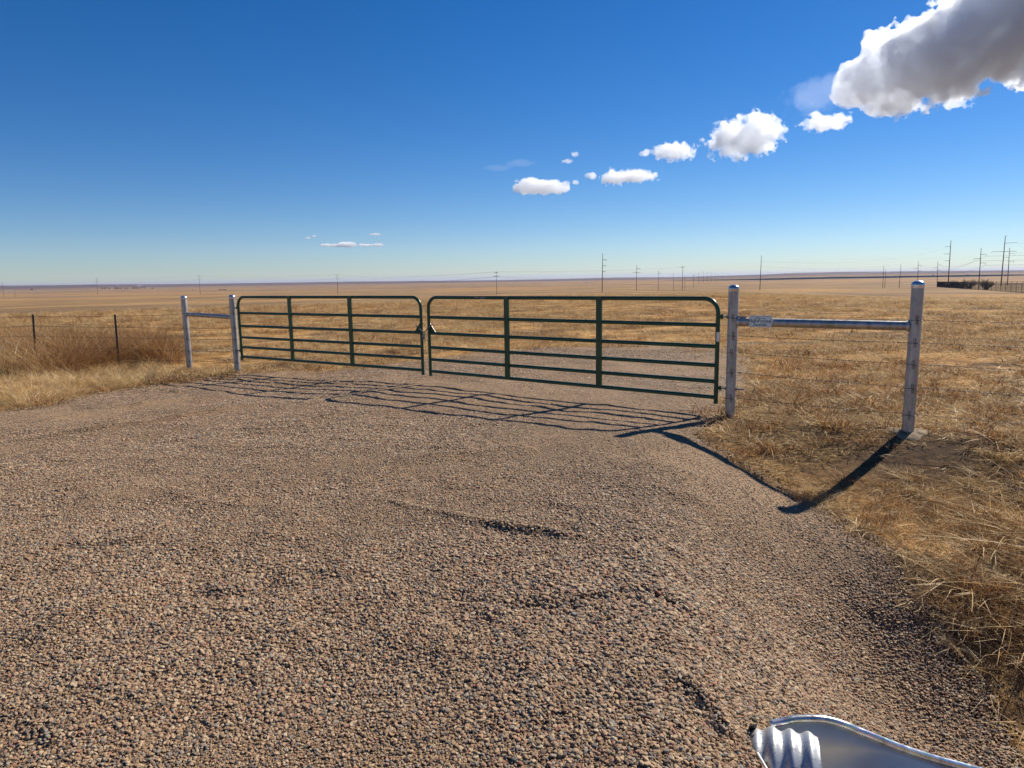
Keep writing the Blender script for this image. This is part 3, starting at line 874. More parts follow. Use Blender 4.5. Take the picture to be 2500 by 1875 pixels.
# chain and padlock hanging between the two gates
def make_chain():
    a = at1(L1 - .10, .45, .02); b = at2(.10, .45, .02); mid = (a + b) * .5 + n1 * .02 - Vector((0, 0, .13))
    pts = []
    for t in np.linspace(0, 1, 9): pts.append(a.lerp(mid, t) + n1 * .028 * math.sin(math.pi * min(1, t * 1.4)))
    for t in np.linspace(0, 1, 9)[1:]: pts.append(mid.lerp(b, t) + n1 * .028 * math.sin(math.pi * min(1, (1 - t) * 1.4)))
    m = MB()
    for i, (p, q) in enumerate(zip(pts[:-1], pts[1:])):
        c = (p + q) * .5; t = (q - p); ln = t.length * .5 + .006; t.normalize()
        s = t.cross(n1).normalized() if i % 2 == 0 else t.cross(t.cross(n1)).normalized()
        loop = [c + t * (ln * math.cos(k)) + s * (.010 * math.sin(k)) for k in np.linspace(0, 2 * math.pi, 13)[:-1]]
        m.tube(loop, .0038, 6, False, True)
    for k in range(3):                                      # tail of links hanging down
        c = mid - Vector((0, 0, .02 + .030 * k)) + d1 * .02
        s = d1 if k % 2 else n1
        m.tube([c + Vector((0, 0, .02 * math.cos(q))) + s * (.010 * math.sin(q)) for q in np.linspace(0, 2 * math.pi, 13)[:-1]], .0038, 6, False, True)
    tag(m.build("chain", M_CHAIN, None), "zinc chain looped between the two green gates", "chain")
    root = empty("padlock", tuple(mid), "small steel padlock hanging from the gate chain", "padlock")
    c = mid - Vector((0, 0, .085)) - d1 * .012
    MB().box(c, d1, n1, (0, 0, 1), .024, .011, .021).build("body", M_CHAIN, root)
    sh = [c + d1 * (.015 * math.cos(q)) + Vector((0, 0, .021 + .024 + .02 * math.sin(q))) for q in np.linspace(0, math.pi, 9)]
    sh = [c + d1 * .015 + Vector((0, 0, .015))] + sh + [c - d1 * .015 + Vector((0, 0, .015))]
    MB().tube(sh, .0045, 8).build("shackle", M_CHAIN, root)
make_chain()

# ------------------------------------------------------------------ the little sign on the rail
def make_sign():
    d = (PD - PC).normalized(); n = Vector((d.y, -d.x, 0)); n = n if n.y < 0 else -n
    def t_at(px):
        best = None
        for k in range(600):
            t = k / 599 * 1.8; x, y = PC.x + d.x * t + n.x * .053, PC.y + d.y * t + n.y * .053
            z = 1.11 - 1.65; zc = y * math.cos(PITCH) - z * math.sin(PITCH); yc = -(y * math.sin(PITCH) + z * math.cos(PITCH))
            X = 1250 + math.cos(ROLL) * FPX * x / zc + math.sin(ROLL) * FPX * yc / zc
            if best is None or abs(X - px) < best[0]: best = (abs(X - px), t)
        return best[1]
    t0, t1 = t_at(1829), t_at(1885); tc = (t0 + t1) / 2; W = (t1 - t0) / 2; Hh = .066
    c = Vector((PC.x, PC.y, 1.128)) + d * tc + n * .056
    root = empty("sign", tuple(c), "small pale green plate sign with a mountain logo fixed to the pipe rail", "sign")
    up = Vector((0, 0, 1))
    MB().box(c, d, n, up, W, .002, Hh).build("plate", M_SIGNEDGE, root)
    MB().box(c + n * .003, d, n, up, W - .012, .0008, Hh - .010).build("panel", M_SIGN, root)
    b = MB(); o = c + n * .0042; w_, h_ = W - .019, Hh - .016; th = .0013
    b.box(o + up * h_, d, n, up, w_ - .006, .0005, th).box(o - up * h_, d, n, up, w_ - .006, .0005, th)
    b.box(o + d * w_, d, n, up, th, .0005, h_ - .006).box(o - d * w_, d, n, up, th, .0005, h_ - .006)
    b.build("border", M_INK, root)
    o = c + n * .0045
    # mountain outline
    x0, x1 = -.62 * W, .56 * W
    prof = [(0, .0), (.12, .22), (.30, .75), (.44, .55), (.55, .35), (.66, .62), (.80, .42), (1.0, -.05)]
    thk = [.06, .16, .22, .16, .14, .10, .20, .05]
    v = []; f = []
    for (u, q), k in zip(prof, thk):
        for s in (1, -1):
            v.append(o + d * (x0 + (x1 - x0) * u) + up * (Hh * (.32 + .38 * q + .5 * k * s * .55)))
    for i in range(len(prof) - 1): f.append((2 * i, 2 * i + 1, 2 * i + 3, 2 * i + 2))
    link("mountain_logo", pydata("logo", v, f), M_INK, root)
    text_mesh("lettering", "HighPointe", .051, o - d * .010 - up * .012, d, up, n, M_INK, root, .0004, .98 * W / .112, 0, 'CENTER', .0006)
    text_mesh("lettering", "companies", .014, o + d * .035 - up * .028, d, up, n, M_INK, root, .0004, 1.3 * W / .125)
    text_mesh("lettering", "(970) 381-2838", .021, o - d * .005 - up * .047, d, up, n, M_INK, root, .0004, 1.08 * W / .125, 0, 'CENTER', .0007)
    return root
make_sign()

# ------------------------------------------------------------------ barbed wire fences
def wire_run(m, a, b, sag=.01, barbs=True, r=.0019):
    a = Vector(a); b = Vector(b); L = (b - a).length; n = max(8, int(L / .03)); d = (b - a).normalized()
    s = d.cross(Vector((0, 0, 1))).normalized()
    for ph in (0, math.pi):
        pts = []
        for i in range(n + 1):
            t = i / n; q = t * L / .09 * 2 * math.pi + ph
            pts.append(a.lerp(b, t) - Vector((0, 0, sag * 4 * t * (1 - t))) + s * .0022 * math.cos(q) + Vector((0, 0, .0022 * math.sin(q))))
        m.tube(pts, r, 4, False)
    if barbs:
        k = .08
        while k < L:
            c = a + d * k - Vector((0, 0, sag * 4 * (k / L) * (1 - k / L)))
            q = random.uniform(0, 3.14); e = (s * math.cos(q) + Vector((0, 0, math.sin(q)))) * .016
            e2 = (s * math.cos(q + 1.4) + Vector((0, 0, math.sin(q + 1.4)))) * .016
            m.tube([c - e, c + e], .0016, 4, False); m.tube([c - e2 + d * .006, c + e2 + d * .006], .0016, 4, False)
            k += .125 + random.uniform(-.01, .01)

def tie(p, z, r, nrm, parent, zup=True):
    m = MB()
    m.tube([(p.x + (r + .003) * math.cos(q), p.y + (r + .003) * math.sin(q), z + .004 * math.sin(2 * q)) for q in np.linspace(0, 2 * math.pi, 25)[:-1]], .0028, 6, False, True)
    s = Vector((-nrm.y, nrm.x, 0)); c = Vector((p.x, p.y, z)) + nrm * (r + .005) + s * random.uniform(-.008, .008)
    up = Vector((0, 0, 1))
    m.tube([c + up * (.028 + .026 * math.cos(q)) + s * .011 * math.sin(q) for q in np.linspace(.5, 5.8, 12)], .0026, 6, False)
    m.tube([c - up * (.026 + .024 * math.cos(q)) + s * .009 * math.sin(q) + s * .004 for q in np.linspace(.7, 5.4, 12)], .0026, 6, False)
    m.build("wire_tie", M_WIRE, parent)

def zpix(p, py):                        # height over a ground spot that shows at a given row
    lo, hi = -.5, 3.0
    for _ in range(40):
        z = .5 * (lo + hi); dz = z - 1.65
        zc = p.y * math.cos(PITCH) - dz * math.sin(PITCH); yc = -(p.y * math.sin(PITCH) + dz * math.cos(PITCH))
        Y = 937.5 - math.sin(ROLL) * FPX * p.x / zc + math.cos(ROLL) * FPX * yc / zc
        if Y > py: lo = z
        else: hi = z
    return z
view = Vector((-.3, -.95, 0)).normalized()
zC = [zpix(PC, y) for y in (776.5, 820, 861, 910, 972)]; zD = [zpix(PD, y) for y in (782, 837.5, 890, 947.5, 1013)]
zA = [zpix(PA, y) for y in (766.3, 800.8, 827.8, 857.5, 881.6)]; zB = [zpix(PB, y) for y in (765.5, 800.5, 828.5, 858.5, 885)]
fr = empty("barbed_wire_fence", (PD.x, PD.y, gz(PD)), "five strand barbed wire fence on the right, through the sign brace", "wire fence", "barbed wire fences")
dCD = (PD - PC).normalized(); perp = Vector((-dCD.y, dCD.x, 0)); perp = perp if perp.y > 0 else -perp
T3 = PD + dCD * 4.2
for k in range(5):
    m = MB()
    o = perp * .062
    a = Vector((PC.x, PC.y, zC[k])) + o; b = Vector((PD.x, PD.y, zD[k])) + o; c = Vector((T3.x, T3.y, zD[k] - .02)) + o
    wire_run(m, a, b, .012); wire_run(m, b, c, .02)
    m.build("wire", M_WIRE, fr)
    tie(PC, zC[k], .0585, view, fr); tie(PD, zD[k], .0585, Vector((-.42, -.9, 0)).normalized(), fr)

def tpost(parent, x, y, top, tilt):
    zb = float(Z(x, y)) - .2; m = MB()
    base = Vector((x, y, zb)); ax = Vector((tilt, 0, 1)).normalized(); L = (top - zb) / ax.z
    c = base + ax * (L / 2)
    m.box(c, (1, 0, -tilt), (0, 1, 0), ax, .022, .004, L / 2); m.box(c + Vector((0, .016, 0)), (1, 0, -tilt), (0, 1, 0), ax, .004, .014, L / 2)
    for k in range(14):
        m.box(base + ax * (L - .06 - k * .06) + Vector((0, -.0075, 0)), (1, 0, 0), (0, 1, 0), ax, .007, .005, .010)
    m.build("steel_post", M_TPOST, parent)
T1 = Vector((-8.62, 15.2, 0)); T0 = Vector((-10.62, 15.45, 0)); TL = Vector((-13.0, 15.7, 0))
fl = empty("barbed_wire_fence", (PA.x, PA.y, gz(PA)), "five strand barbed wire fence on dark steel posts among the left weeds", "wire fence", "barbed wire fences")
tpost(fl, T1.x - .03, T1.y - .03, zpix(T1, 767.5), .018); tpost(fl, T0.x - .03, T0.y - .03, zpix(T0, 767.5), .05); tpost(fl, TL.x, TL.y, 1.0, .02)
z1 = [zpix(T1, y) for y in (771.6, 798.4, 824.4, 851.4, 876)]; z0 = [zpix(T0, y) for y in (772.5, 796, 820, 845, 868)]
for k in range(5):
    m = MB(); o = Vector((.03, .065, 0))
    pts = [Vector((PB.x, PB.y, zB[k])) + o, Vector((PA.x, PA.y, zA[k])) + o, Vector((T1.x, T1.y, z1[k])), Vector((T0.x, T0.y, z0[k])), Vector((TL.x, TL.y, z0[k] - .01))]
    for a, b in zip(pts[:-1], pts[1:]): wire_run(m, a, b, .012, True, .0021)
    m.build("wire", M_WIRE, fl)
    tie(PA, zA[k], .060, Vector((.4, -.9, 0)).normalized(), fl); tie(PB, zB[k], .060, Vector((.35, -.93, 0)).normalized(), fl)

# ------------------------------------------------------------------ culvert and its steel end section
def make_culvert():
    def pt(a, b, z): return Vector((CUL_M[0] + CUL_A[0] * a + CUL_B[0] * b, CUL_M[1] + CUL_A[1] * a + CUL_B[1] * b, z))
    zc, r = -.300, .148
    root = empty("culvert_pipe", tuple(pt(0, 0, zc - r)), "scratched corrugated culvert pipe end poking from the gravel bank", "culvert pipe")
    v = []; f = []; n = 64; na = 150; L0 = -.62
    for i in range(na + 1):
        a = L0 * (1 - i / na); rr = r + .0075 * math.cos((a + .034) / .068 * 2 * math.pi)
        for k in range(n):
            q = 6.28318 * k / n
            dent = .006 * math.sin(2.3 * q + 9 * a) * ss(np.array((a + .3) / .3)) if a > -.3 else 0
            v.append(pt(a, (rr + dent) * math.cos(q), zc - .45 * max(0, -a - .19) + (rr + dent) * math.sin(q)))
    for i in range(na):
        for k in range(n): f.append((i * n + k, i * n + (k + 1) % n, (i + 1) * n + (k + 1) % n, (i + 1) * n + k))
    m = MB(); m.add(v, f, True)
    pipe = m.build("corrugated_barrel", M_PIPE, root)
    so_ = pipe.modifiers.new("gauge", 'SOLIDIFY'); so_.thickness = .004; so_.offset = -1
    # end section: sheet from the rolled rim down to the floor, both sides
    root2 = empty("culvert_end_section", tuple(pt(.1, 0, FLOOR)), "flared galvanised steel end section with a rolled rim at the lower right", "culvert end")
    v = []; f = []; nq = 17
    st = []
    for i in range(len(RIM) - 1):
        for t in np.linspace(0, 1, 6)[:-1]: st.append(tuple(np.array(RIM[i]) * (1 - t) + np.array(RIM[i + 1]) * t))
    st.append(RIM[-1]); st = np.array(st)
    ker = np.ones(7) / 7
    for c in (1, 2): st[3:-3, c] = np.convolve(st[:, c], ker, 'valid')
    for a, b, z in st:
        for j in range(nq * 2 - 1):
            q = (j - nq + 1) / (nq - 1)                       # -1 .. 1 across
            s = abs(q); fl = float(ss(a / .34)); k = (1 - math.sqrt(max(0, 1 - s ** 2.6))) * (1 - fl) + s ** 1.25 * fl
            fl_ = FLOOR - .30 * max(a, 0)
            if q < 0: k *= float(ss((a - .02) / .25))
            zz = fl_ + (z - .012 - fl_) * min(1, k)
            v.append(pt(a, b * math.copysign(min(1, s * 1.02), q), zz))
    w2 = nq * 2 - 1
    for i in range(len(st) - 1):
        for j in range(w2 - 1): f.append((i * w2 + j, i * w2 + j + 1, (i + 1) * w2 + j + 1, (i + 1) * w2 + j))
    m = MB(); m.add(v, f, True)
    sh = m.build("sheet", M_GALV2, root2)
    so_ = sh.modifiers.new("gauge", 'SOLIDIFY'); so_.thickness = .003; so_.offset = 0
    for sg in (1, -1):
        m = MB(); path = [pt(a, sg * (b + .004), z) for a, b, z in st if sg > 0 or a > .27]
        m.tube(path, .0155, 20, False)
        ob = m.build("rolled_rim", M_CAP, root2); so_ = ob.modifiers.new("wall", 'SOLIDIFY'); so_.thickness = .002; so_.offset = -1

def pipe_mat():
    m, n, new, l = mat("scratched_galvanised")
    tc = new("ShaderNodeTexCoord")
    mp = new("ShaderNodeMapping"); mp.inputs["Rotation"].default_value = (.5, .9, .4); mp.inputs["Scale"].default_value = (4, 60, 60)
    l(tc.outputs["Object"], mp.inputs[0])
    n1 = noise(new, l, 1.6, 6, .7, mp.outputs[0])
    n2 = noise(new, l, 7.0, 5, .6, tc.outputs["Object"], .5)
    r1 = ramp(new, [(.40, (.50, .51, .50)), (.54, (.60, .61, .60)), (.60, (.27, .27, .27)), (.66, (.56, .57, .56))]); l(n1.outputs[0], r1.inputs[0])
    r2 = ramp(new, [(.60, (0, 0, 0)), (.66, (1, 1, 1))]); l(n2.outputs[0], r2.inputs[0])
    mx = new("ShaderNodeMix"); mx.data_type = 'RGBA'; l(r2.outputs[0], mx.inputs[0]); l(r1.outputs[0], mx.inputs[6]); mx.inputs[7].default_value = (.16, .16, .17, 1)
    principled(new, l, mx.outputs[2], .42, .55, .5)
    return m
M_PIPE = pipe_mat()
make_culvert()

def make_bits():
    # black strap bracket and a white stake beside the culvert, one stone on the pipe
    p = hit(1845, 1812, Zd); z = p[2]
    m = MB(); c = Vector(p) + Vector((0, .01, .015))
    m.box(c + Vector((.0, .03, .022)), (1, .25, 0), (0, 1, .5), (0, -.5, 1), .017, .002, .022)
    m.box(c + Vector((-.002, .0, .0)), (1, .25, 0), (0, .8, .6), (0, -.6, .8), .020, .002, .030)
    m.box(c + Vector((.018, -.02, -.01)), (.2, 1, 0), (0, 0, 1), (1, 0, 0), .035, .012, .002)
    tag(m.build("pipe_strap_bracket", M_BLACK), "bent black bracket lying in the gravel left of the culvert pipe", "bracket")
    p = hit(1849, 1846, Zd); q = hit(1868, 1890, Zd)
    m = MB(); a = Vector(p) + Vector((0, 0, .012)); b = Vector(q) + Vector((0, 0, .030))
    b = b + (b - a) * .6
    m.tube([a - (b - a).normalized() * .003, a, a.lerp(b, .5), b], [.003, .0055, .0055, .0055], 12)
    tag(m.build("white_stake", M_WHITE), "thin white plastic stake end beside the culvert pipe", "stake")
make_bits()

# ------------------------------------------------------------------ power poles
def pole(px_b, py_b, px_t, py_t, kind, label, group, dist=None, r0=None, hidden_base=False, mat_=None):
    """base and top as seen; distance from where the ground lies under the base"""
    g = hit(px_b, py_b)
    if dist:
        d = pixray(px_b, py_b); k = dist / math.hypot(d[0], d[1]); g = CAM + d * k; g[2] = float(Z(g[0], g[1]))
    r = math.hypot(g[0], g[1])
    dt = pixray(px_t, py_t); k = r / math.hypot(dt[0], dt[1]); t = CAM + dt * k
    h = t[2] - g[2]
    root = empty("power_pole", (g[0], g[1], g[2]), label, "power pole", group)
    g = Vector(g); t = Vector(t); ax = (t - g).normalized()
    rb = r0 or h * .011
    mt = mat_ or M_POLE
    m = MB(); m.tube([g - ax * (h * .05 + 1.0), g.lerp(t, .5), t], [rb, rb * .8, rb * .5], 10); m.build("shaft", mt, root)
    side = Vector((-g.y, g.x, 0)).normalized() * -1        # image right
    arms = []
    if kind == 'davit':       # arms right, left, right with hanging insulators
        for hh, s, ln in ((.845, 1, .11), (.745, -1, .13), (.635, 1, .11)): arms.append((hh, s, ln, .05))
    elif kind == 'tall':      # long arms
        arms = [(1.0, .5, .06, .0), (.86, 1, .20, .012), (.69, -1, .20, .03), (.69, 1, .20, .03)]
    elif kind == 'side':      # three short insulators on the right
        arms = [(.83, 1, .10, .02), (.68, 1, .08, .02), (.53, 1, .08, .02)]
    elif kind == 'left':
        arms = [(.86, -1, .10, .02), (.70, -1, .10, .02), (.55, -1, .08, .02)]
    elif kind == 'cross':     # small staggered arms
        arms = [(.95, 1, .07, .03), (.95, -1, .07, .03), (.80, 1, .13, .03), (.80, -1, .13, .03)]
    elif kind == 'two':
        arms = [(.85, 1, .14, .02), (.70, 1, .14, .02), (.70, -1, .14, .02)]
    elif kind == 'one':
        arms = [(.85, 1, .13, .02)]
    elif kind == 'tee':
        arms = [(.93, 1, .10, .02), (.93, -1, .10, .02)]
    for hh, s, ln, drop in arms:
        a = g.lerp(t, hh); b = a + side * (s * ln * h) + Vector((0, 0, .006 * h))
        ar = max(.004 * h, .07)
        am = MB(); am.tube([a, b], [ar, ar * .7], 6); aob = am.build("crossarm", mt, root)
        if drop:
            im = MB(); im.tube([b, b - Vector((0, 0, drop * h))], max(.003 * h, .05), 6); im.build("insulator", mt, aob)
    return root, g, t, side, h

PG = "power poles across the prairie"
lefts = []
for (bx, by, tx, ty, lb) in ((10, 726, 5, 690, "grey power pole at the far left edge of the prairie"),
                             (239, 719.5, 235.5, 678, "grey power pole with staggered arms left of the left brace"),
                             (489, 719, 486, 672.5, "grey power pole between the two posts of the left brace"),
                             (825, 719, 822.5, 669, "grey power pole rising behind the left gate"),
                             (1213, 719, 1211.5, 663, "grey power pole above the top left corner of the right gate")):
    lefts.append(pole(bx, by, tx, ty, 'cross', lb, PG, mat_=M_WOOD))
big1 = pole(1470, 713.5, 1471.5, 618.6, 'side', "tall dark monopole rising behind the middle of the right gate", PG)
p2 = pole(1553.5, 709.5, 1554.5, 646.5, 'two', "steel pole with three arms right of the dark monopole", PG)
p3 = pole(1607, 709, 1607.6, 660, 'one', "thin pole with one arm above the right gate", PG)
p4 = pole(1644, 709, 1644, 666, 'none', "short plain pole left of a taller pole behind the right gate", PG)
p5 = pole(1665.5, 709.5, 1666.5, 648, 'tee', "taller pole with small top arms near the right end of the gate", PG)
p6 = pole(1672, 708.5, 1672, 671, 'none', "short plain pole close beside a taller one near the gate end", PG)
big2 = pole(1855, 708, 1859, 624, 'none', "slim dark monopole right of the gate post beside the sign", PG)
row = [(1693, 703, 669.5), (1706, 695, 665), (1717, 690.5, 662), (1726.6, 689.5, 664), (1737, 688.8, 666), (1746, 687.6, 668), (1754, 687, 670), (1761, 686.5, 672),
       (1767, 686, 673.5), (1774, 685.5, 673), (1780, 685, 668.6), (1785, 685, 672), (1791, 684.5, 673.5), (1806, 683.5, 672.5), (1812, 683, 673.5)]
for x, b, t in row:
    pole(x, b, x + .3, t, 'tee', "one of the small poles in the receding row right of the gate", "receding row of small power poles", mat_=M_POLE)
p7 = pole(2155, 704, 2157.5, 648, 'none', "taller of two close plain poles left of the end post", PG)
p8 = pole(2160, 703.5, 2162.5, 657, 'none', "shorter of two close plain poles left of the end post", PG)
p9 = pole(2195, 704, 2199.7, 645, 'none', "single leaning plain pole just left of the end post", PG)
p10 = pole(2240, 703, 2242, 638, 'davit', "davit arm pole directly behind the domed end post", PG)
p11 = pole(2287.5, 701, 2289.8, 637, 'davit', "davit arm pole at the left end of the black compound fence", PG)
big3 = pole(2314.5, 697, 2321.7, 586.6, 'left', "thick dark monopole at the left of the fenced compound", PG, r0=None)
p12 = pole(2389, 706, 2395.5, 605.6, 'davit', "davit arm pole in the middle of the fenced compound", PG)
big4 = pole(2443.5, 698, 2454.6, 576.6, 'tall', "tallest steel pole with long arms at the right of the compound", PG)
p13 = pole(2459.5, 696, 2465, 605, 'davit', "davit arm pole close right of the tallest steel pole", PG)
for x, b, t in ((1936.6, 669, 660.7), (1964, 668.5, 660), (1991, 667.5, 657), (2018, 666.5, 659.5), (2041, 672, 661.7)):
    pole(x, b, x, t, 'tee', "one of the tiny poles along the far ridge left of the end post", "tiny power poles on the far ridge", dist=9000, mat_=M_WOOD, r0=.9)
for x, b, t in ((37, 725, 705), (229, 719.5, 707), (388, 718, 706), (633, 711, 700), (723, 708, 697.5), (805, 705, 696), (873, 703.5, 694.5), (938, 702, 693.5), (990, 701, 693), (1040, 700.5, 692.5), (1085, 699.5, 692), (1125, 699, 691.5)):
    pole(x, b, x - .2, t, 'tee', "one of the small wooden line poles far out on the left half of the plain", "small wooden line poles on the plain", mat_=M_WOOD)

def cable(name, pts, sag, label, r):
    m = MB()
    for a, b in zip(pts[:-1], pts[1:]):
        a = Vector(a); b = Vector(b); s = sag * (b - a).length
        m.tube([a.lerp(b, t) - Vector((0, 0, s * 4 * t * (1 - t))) for t in np.linspace(0, 1, 17)], r, 4, False)
    return tag(m.build(name, M_LINE), label, "power line", "power lines")
def tip(P, hh, s, ln): return P[1].lerp(P[2], hh) + P[3] * (s * ln * P[4])
_l = [tip(p, .77, -1, .13) for p in lefts]
cable("power_line", [_l[0] - (_l[1] - _l[0])] + _l + [tip(p5, .55, -1, .1)], .007, "lower cable sagging between the grey poles on the left", .028)
_l = [tip(p, .99, 1, .02) for p in lefts]
cable("power_line", [_l[0] - (_l[1] - _l[0])] + _l + [tip(p5, .93, -1, .1)], .005, "upper cable sagging between the grey poles on the left", .024)
def off_right(P, hh, s, ln):            # next pole of that line stands to the right of the view
    a = tip(P, hh, s, ln); return a + P[3] * 160 + Vector((0, 0, 6))
for hh, lb in ((.83, "top"), (.68, "middle"), (.53, "lowest")):
    a = tip(big1, hh, 1, .1); e = tip(big2, hh, 1, .0); c = tip(big3, hh, -1, .1)
    cable("power_line", [e, c], .012, lb + " cable running from the slim monopole to the thick compound monopole", .035)
for hh, s, lb in ((.80, 1, "top"), (.69, -1, "middle"), (.58, 1, "lowest")):
    cable("power_line", [tip(p10, hh, s, .11), tip(p11, hh, s, .11), tip(p12, hh, s, .11), off_right(p12, hh, s, .11)], .012, lb + " cable of the davit arm poles passing over the compound", .03)
for hh, s, lb in ((.85, 1, "upper"), (.66, 1, "lower")):
    a = tip(big4, hh, s, .2); cable("power_line", [a, a + big4[3] * 150 + Vector((0, 0, 4))], .01, lb + " cable leaving the tallest pole towards the right edge", .028)

# ------------------------------------------------------------------ fenced compound on the right
def make_compound():
    xs = [2288.5, 2293, 2298.5, 2304.5, 2311, 2318, 2324, 2330, 2337.5, 2345.5, 2354, 2361.5, 2371, 2380.5, 2390, 2399, 2409, 2420, 2431.5, 2443.5, 2455.5, 2468.5, 2481, 2495, 2511, 2528]
    base = lambda px: 700.7 + (px - 2288.4) / (2495 - 2288.4) * 14.2
    topy = lambda px: 687.3 + (px - 2288.4) / (2495 - 2288.4) * 3.6
    g0 = hit(2288.5, base(2288.5))
    root = empty("compound_fence", tuple(g0), "long black security fence around the pole compound on the right", "fence")
    tops = []; bots = []
    for px in xs:
        g = hit(px, base(px)); r = math.hypot(g[0], g[1]); d = pixray(px, topy(px)); t = CAM + d * (r / math.hypot(d[0], d[1]))
        g = Vector(g); t = Vector(t)
        tow = Vector((-g.x, -g.y, 0)).normalized(); side = Vector((g.y, -g.x, 0)).normalized()
        m = MB(); m.tube([g - Vector((0, 0, .5)), t, t + Vector((0, 0, .35)) + side * .35], .055, 6); m.build("fence_post", M_FENCE, root)
        tops.append(t); bots.append(g)
    for i in range(len(xs) - 1):
        m = MB(); L = (tops[i + 1] - tops[i]).length; n = max(8, int(L / .30))
        for k in range(n):
            q = (k + .5) / n; m.tube([bots[i].lerp(bots[i + 1], q) - Vector((0, 0, .1)), tops[i].lerp(tops[i + 1], q)], .015, 4, False)
        for q in (.06, .97): m.tube([bots[i].lerp(tops[i], q), bots[i + 1].lerp(tops[i + 1], q)], .035, 4, False)
        m.build("picket_panel", M_FENCE, root)
make_compound()

def bush(px, by, ty, wpx, label, seed, dist_add=12):
    g = hit(px, by); u = np.array([g[0], g[1]]); r = np.hypot(*u); 
    d = pixray(px, ty); t = CAM + d * (r / math.hypot(d[0], d[1])); h = t[2] - g[2]; w_ = wpx / FPX * r * .5
    root = empty("bare_bush", tuple(g), label, "bush", "bare bushes behind the compound fence")
    rg = random.Random(seed); mt = MB(); mc = MB()
    G = Vector(g)
    for k in range(46):
        a = rg.uniform(0, 6.283); rad = w_ * math.sqrt(rg.random())
        tipp = G + Vector((rad * math.cos(a), rad * math.sin(a), h * rg.uniform(.55, 1.03) * (1 - .35 * (rad / w_) ** 2)))
        b0 = G + Vector((rg.uniform(-.2, .2) * w_, rg.uniform(-.2, .2) * w_, -.1))
        mid = b0.lerp(tipp, .5) + Vector((rg.uniform(-.1, .1) * w_, 0, h * .06))
        mt.tube([b0, mid, tipp], [.06, .04, .02], 4, False)
        for j in range(9):
            q = rg.uniform(.45, 1); c = b0.lerp(tipp, q); e = c + Vector((rg.gauss(0, .16) * w_, rg.gauss(0, .16) * w_, rg.uniform(.02, .2) * h))
            mc.tube([c, e], [.045, .02], 3, False)
    mt.build("stems", M_TWIG, root); mc.build("twigs", M_TWIG, root)
bush(2328, 703, 684, 34, "low bare bush beside the thick dark monopole", 3)
bush(2367, 705, 679.5, 36, "rounded bare bush left of the middle davit arm pole", 4)
bush(2408, 707, 679.5, 34, "rounded bare bush right of the middle davit arm pole", 5)

# ------------------------------------------------------------------ far trees and farm buildings
def far_tree(name, seed, h=7.0):
    rg = random.Random(seed); tr = MB(); cr = MB()
    tr.tube([(0, 0, -1), (0, 0, h * .35), (.2, 0, h * .6)], [.35, .28, .15], 5, False)
    for k in range(40):
        a = rg.uniform(0, 6.28); rad = h * .5 * math.sqrt(rg.random()); zz = h * rg.uniform(.3, 1.0)
        c = Vector((rad * math.cos(a) * (1.15 - .5 * zz / h), rad * math.sin(a), zz))
        e = c + Vector((rg.gauss(0, .8), rg.gauss(0, .8), rg.uniform(.3, 1.6)))
        cr.tube([Vector((0, 0, h * .3)).lerp(c, .5), c, e], [.16, .22, .08], 3, False)
    return tr, cr
tr, cr = far_tree("tree", 21)
def place_tree(i, px, py, hpx):
    g = hit(px, py); r = math.hypot(g[0], g[1]); h = hpx / FPX * r
    root = empty("bare_tree", (0, 0, 0), "one of the small bare trees dotted along the far plain on the left", "tree", "bare trees on the far plain")
    root.location = g; root.scale = (h / 7 * 1.35, h / 7 * 1.35, h / 7)
    for nm in ("trunk", "crown"):
        c = bpy.data.objects.new(nm, FT[nm]); COL.objects.link(c); c.parent = root
FT = {}
_a = tr.build("trunk", M_TWIG); _b = cr.build("crown", M_TWIG)
FT = {"trunk": _a.data, "crown": _b.data}
bpy.data.objects.remove(_a); bpy.data.objects.remove(_b)
trees = [(78, 709.5, 4), (250, 706.5, 3.5), (258, 706.5, 4), (267, 706.5, 3.2), (283, 707, 4.5), (289, 707, 4), (296, 707, 4), (306, 706.8, 3.5), (312, 706.8, 3),
         (326, 706.5, 4.5), (333, 706.5, 4.5), (340, 706, 3), (347, 704, 3), (353, 704, 3), (372, 706, 3), (470, 708.5, 2.5), (536, 709.5, 3.2), (541, 709.5, 3.2), (547, 709.5, 3.5), (551, 709.5, 3),
         (100, 699.6, 2.2), (114, 699.4, 2.2), (160, 699.4, 2.6), (165, 699.4, 2.2), (180, 699, 2), (206, 698.5, 3), (213, 698.5, 2.4), (220, 698.4, 2.2), (226, 698.4, 2.4), (231, 698.4, 2.4)]
for i, q in enumerate(trees): place_tree(i, *q)

def woods():
    rg = random.Random(9); m = MB()
    spans = [(520, 640, 696.5), (680, 760, 696.2), (800, 830, 695.8), (1610, 1690, 683.5), (1690, 1800, 682.5), (2100, 2290, 674.0), (2295, 2335, 673.2), (2375, 2500, 672.8), (1930, 2045, 676)]
    for x0, x1, y in spans:
        x = x0
        while x < x1:
            g = Vector(hit(x, y + rg.uniform(-.4, .4))); r = math.hypot(g.x, g.y); s = .42 / FPX * r * rg.uniform(.5, 1.3)
            for k in range(3):
                c = g + Vector((rg.gauss(0, s * 1.6), rg.gauss(0, s * 2), 0)); c.z = float(Z(c.x, c.y)) + s * .2
                v = [c + Vector((s * rg.uniform(.8, 1.6) * math.cos(q), s * math.sin(q), s * rg.uniform(-.4, .5))) for q in np.linspace(0, 6.28, 7)[:-1]] + [c + Vector((0, 0, s * rg.uniform(.8, 1.5)))]
                m.add(v, [(i, (i + 1) % 6, 6) for i in range(6)], False)
            x += rg.uniform(2.5, 14)
    return tag(m.build("distant_woods", M_TWIG), "dark bands of far woodland under the blue ridge", None, None, "stuff")
woods()

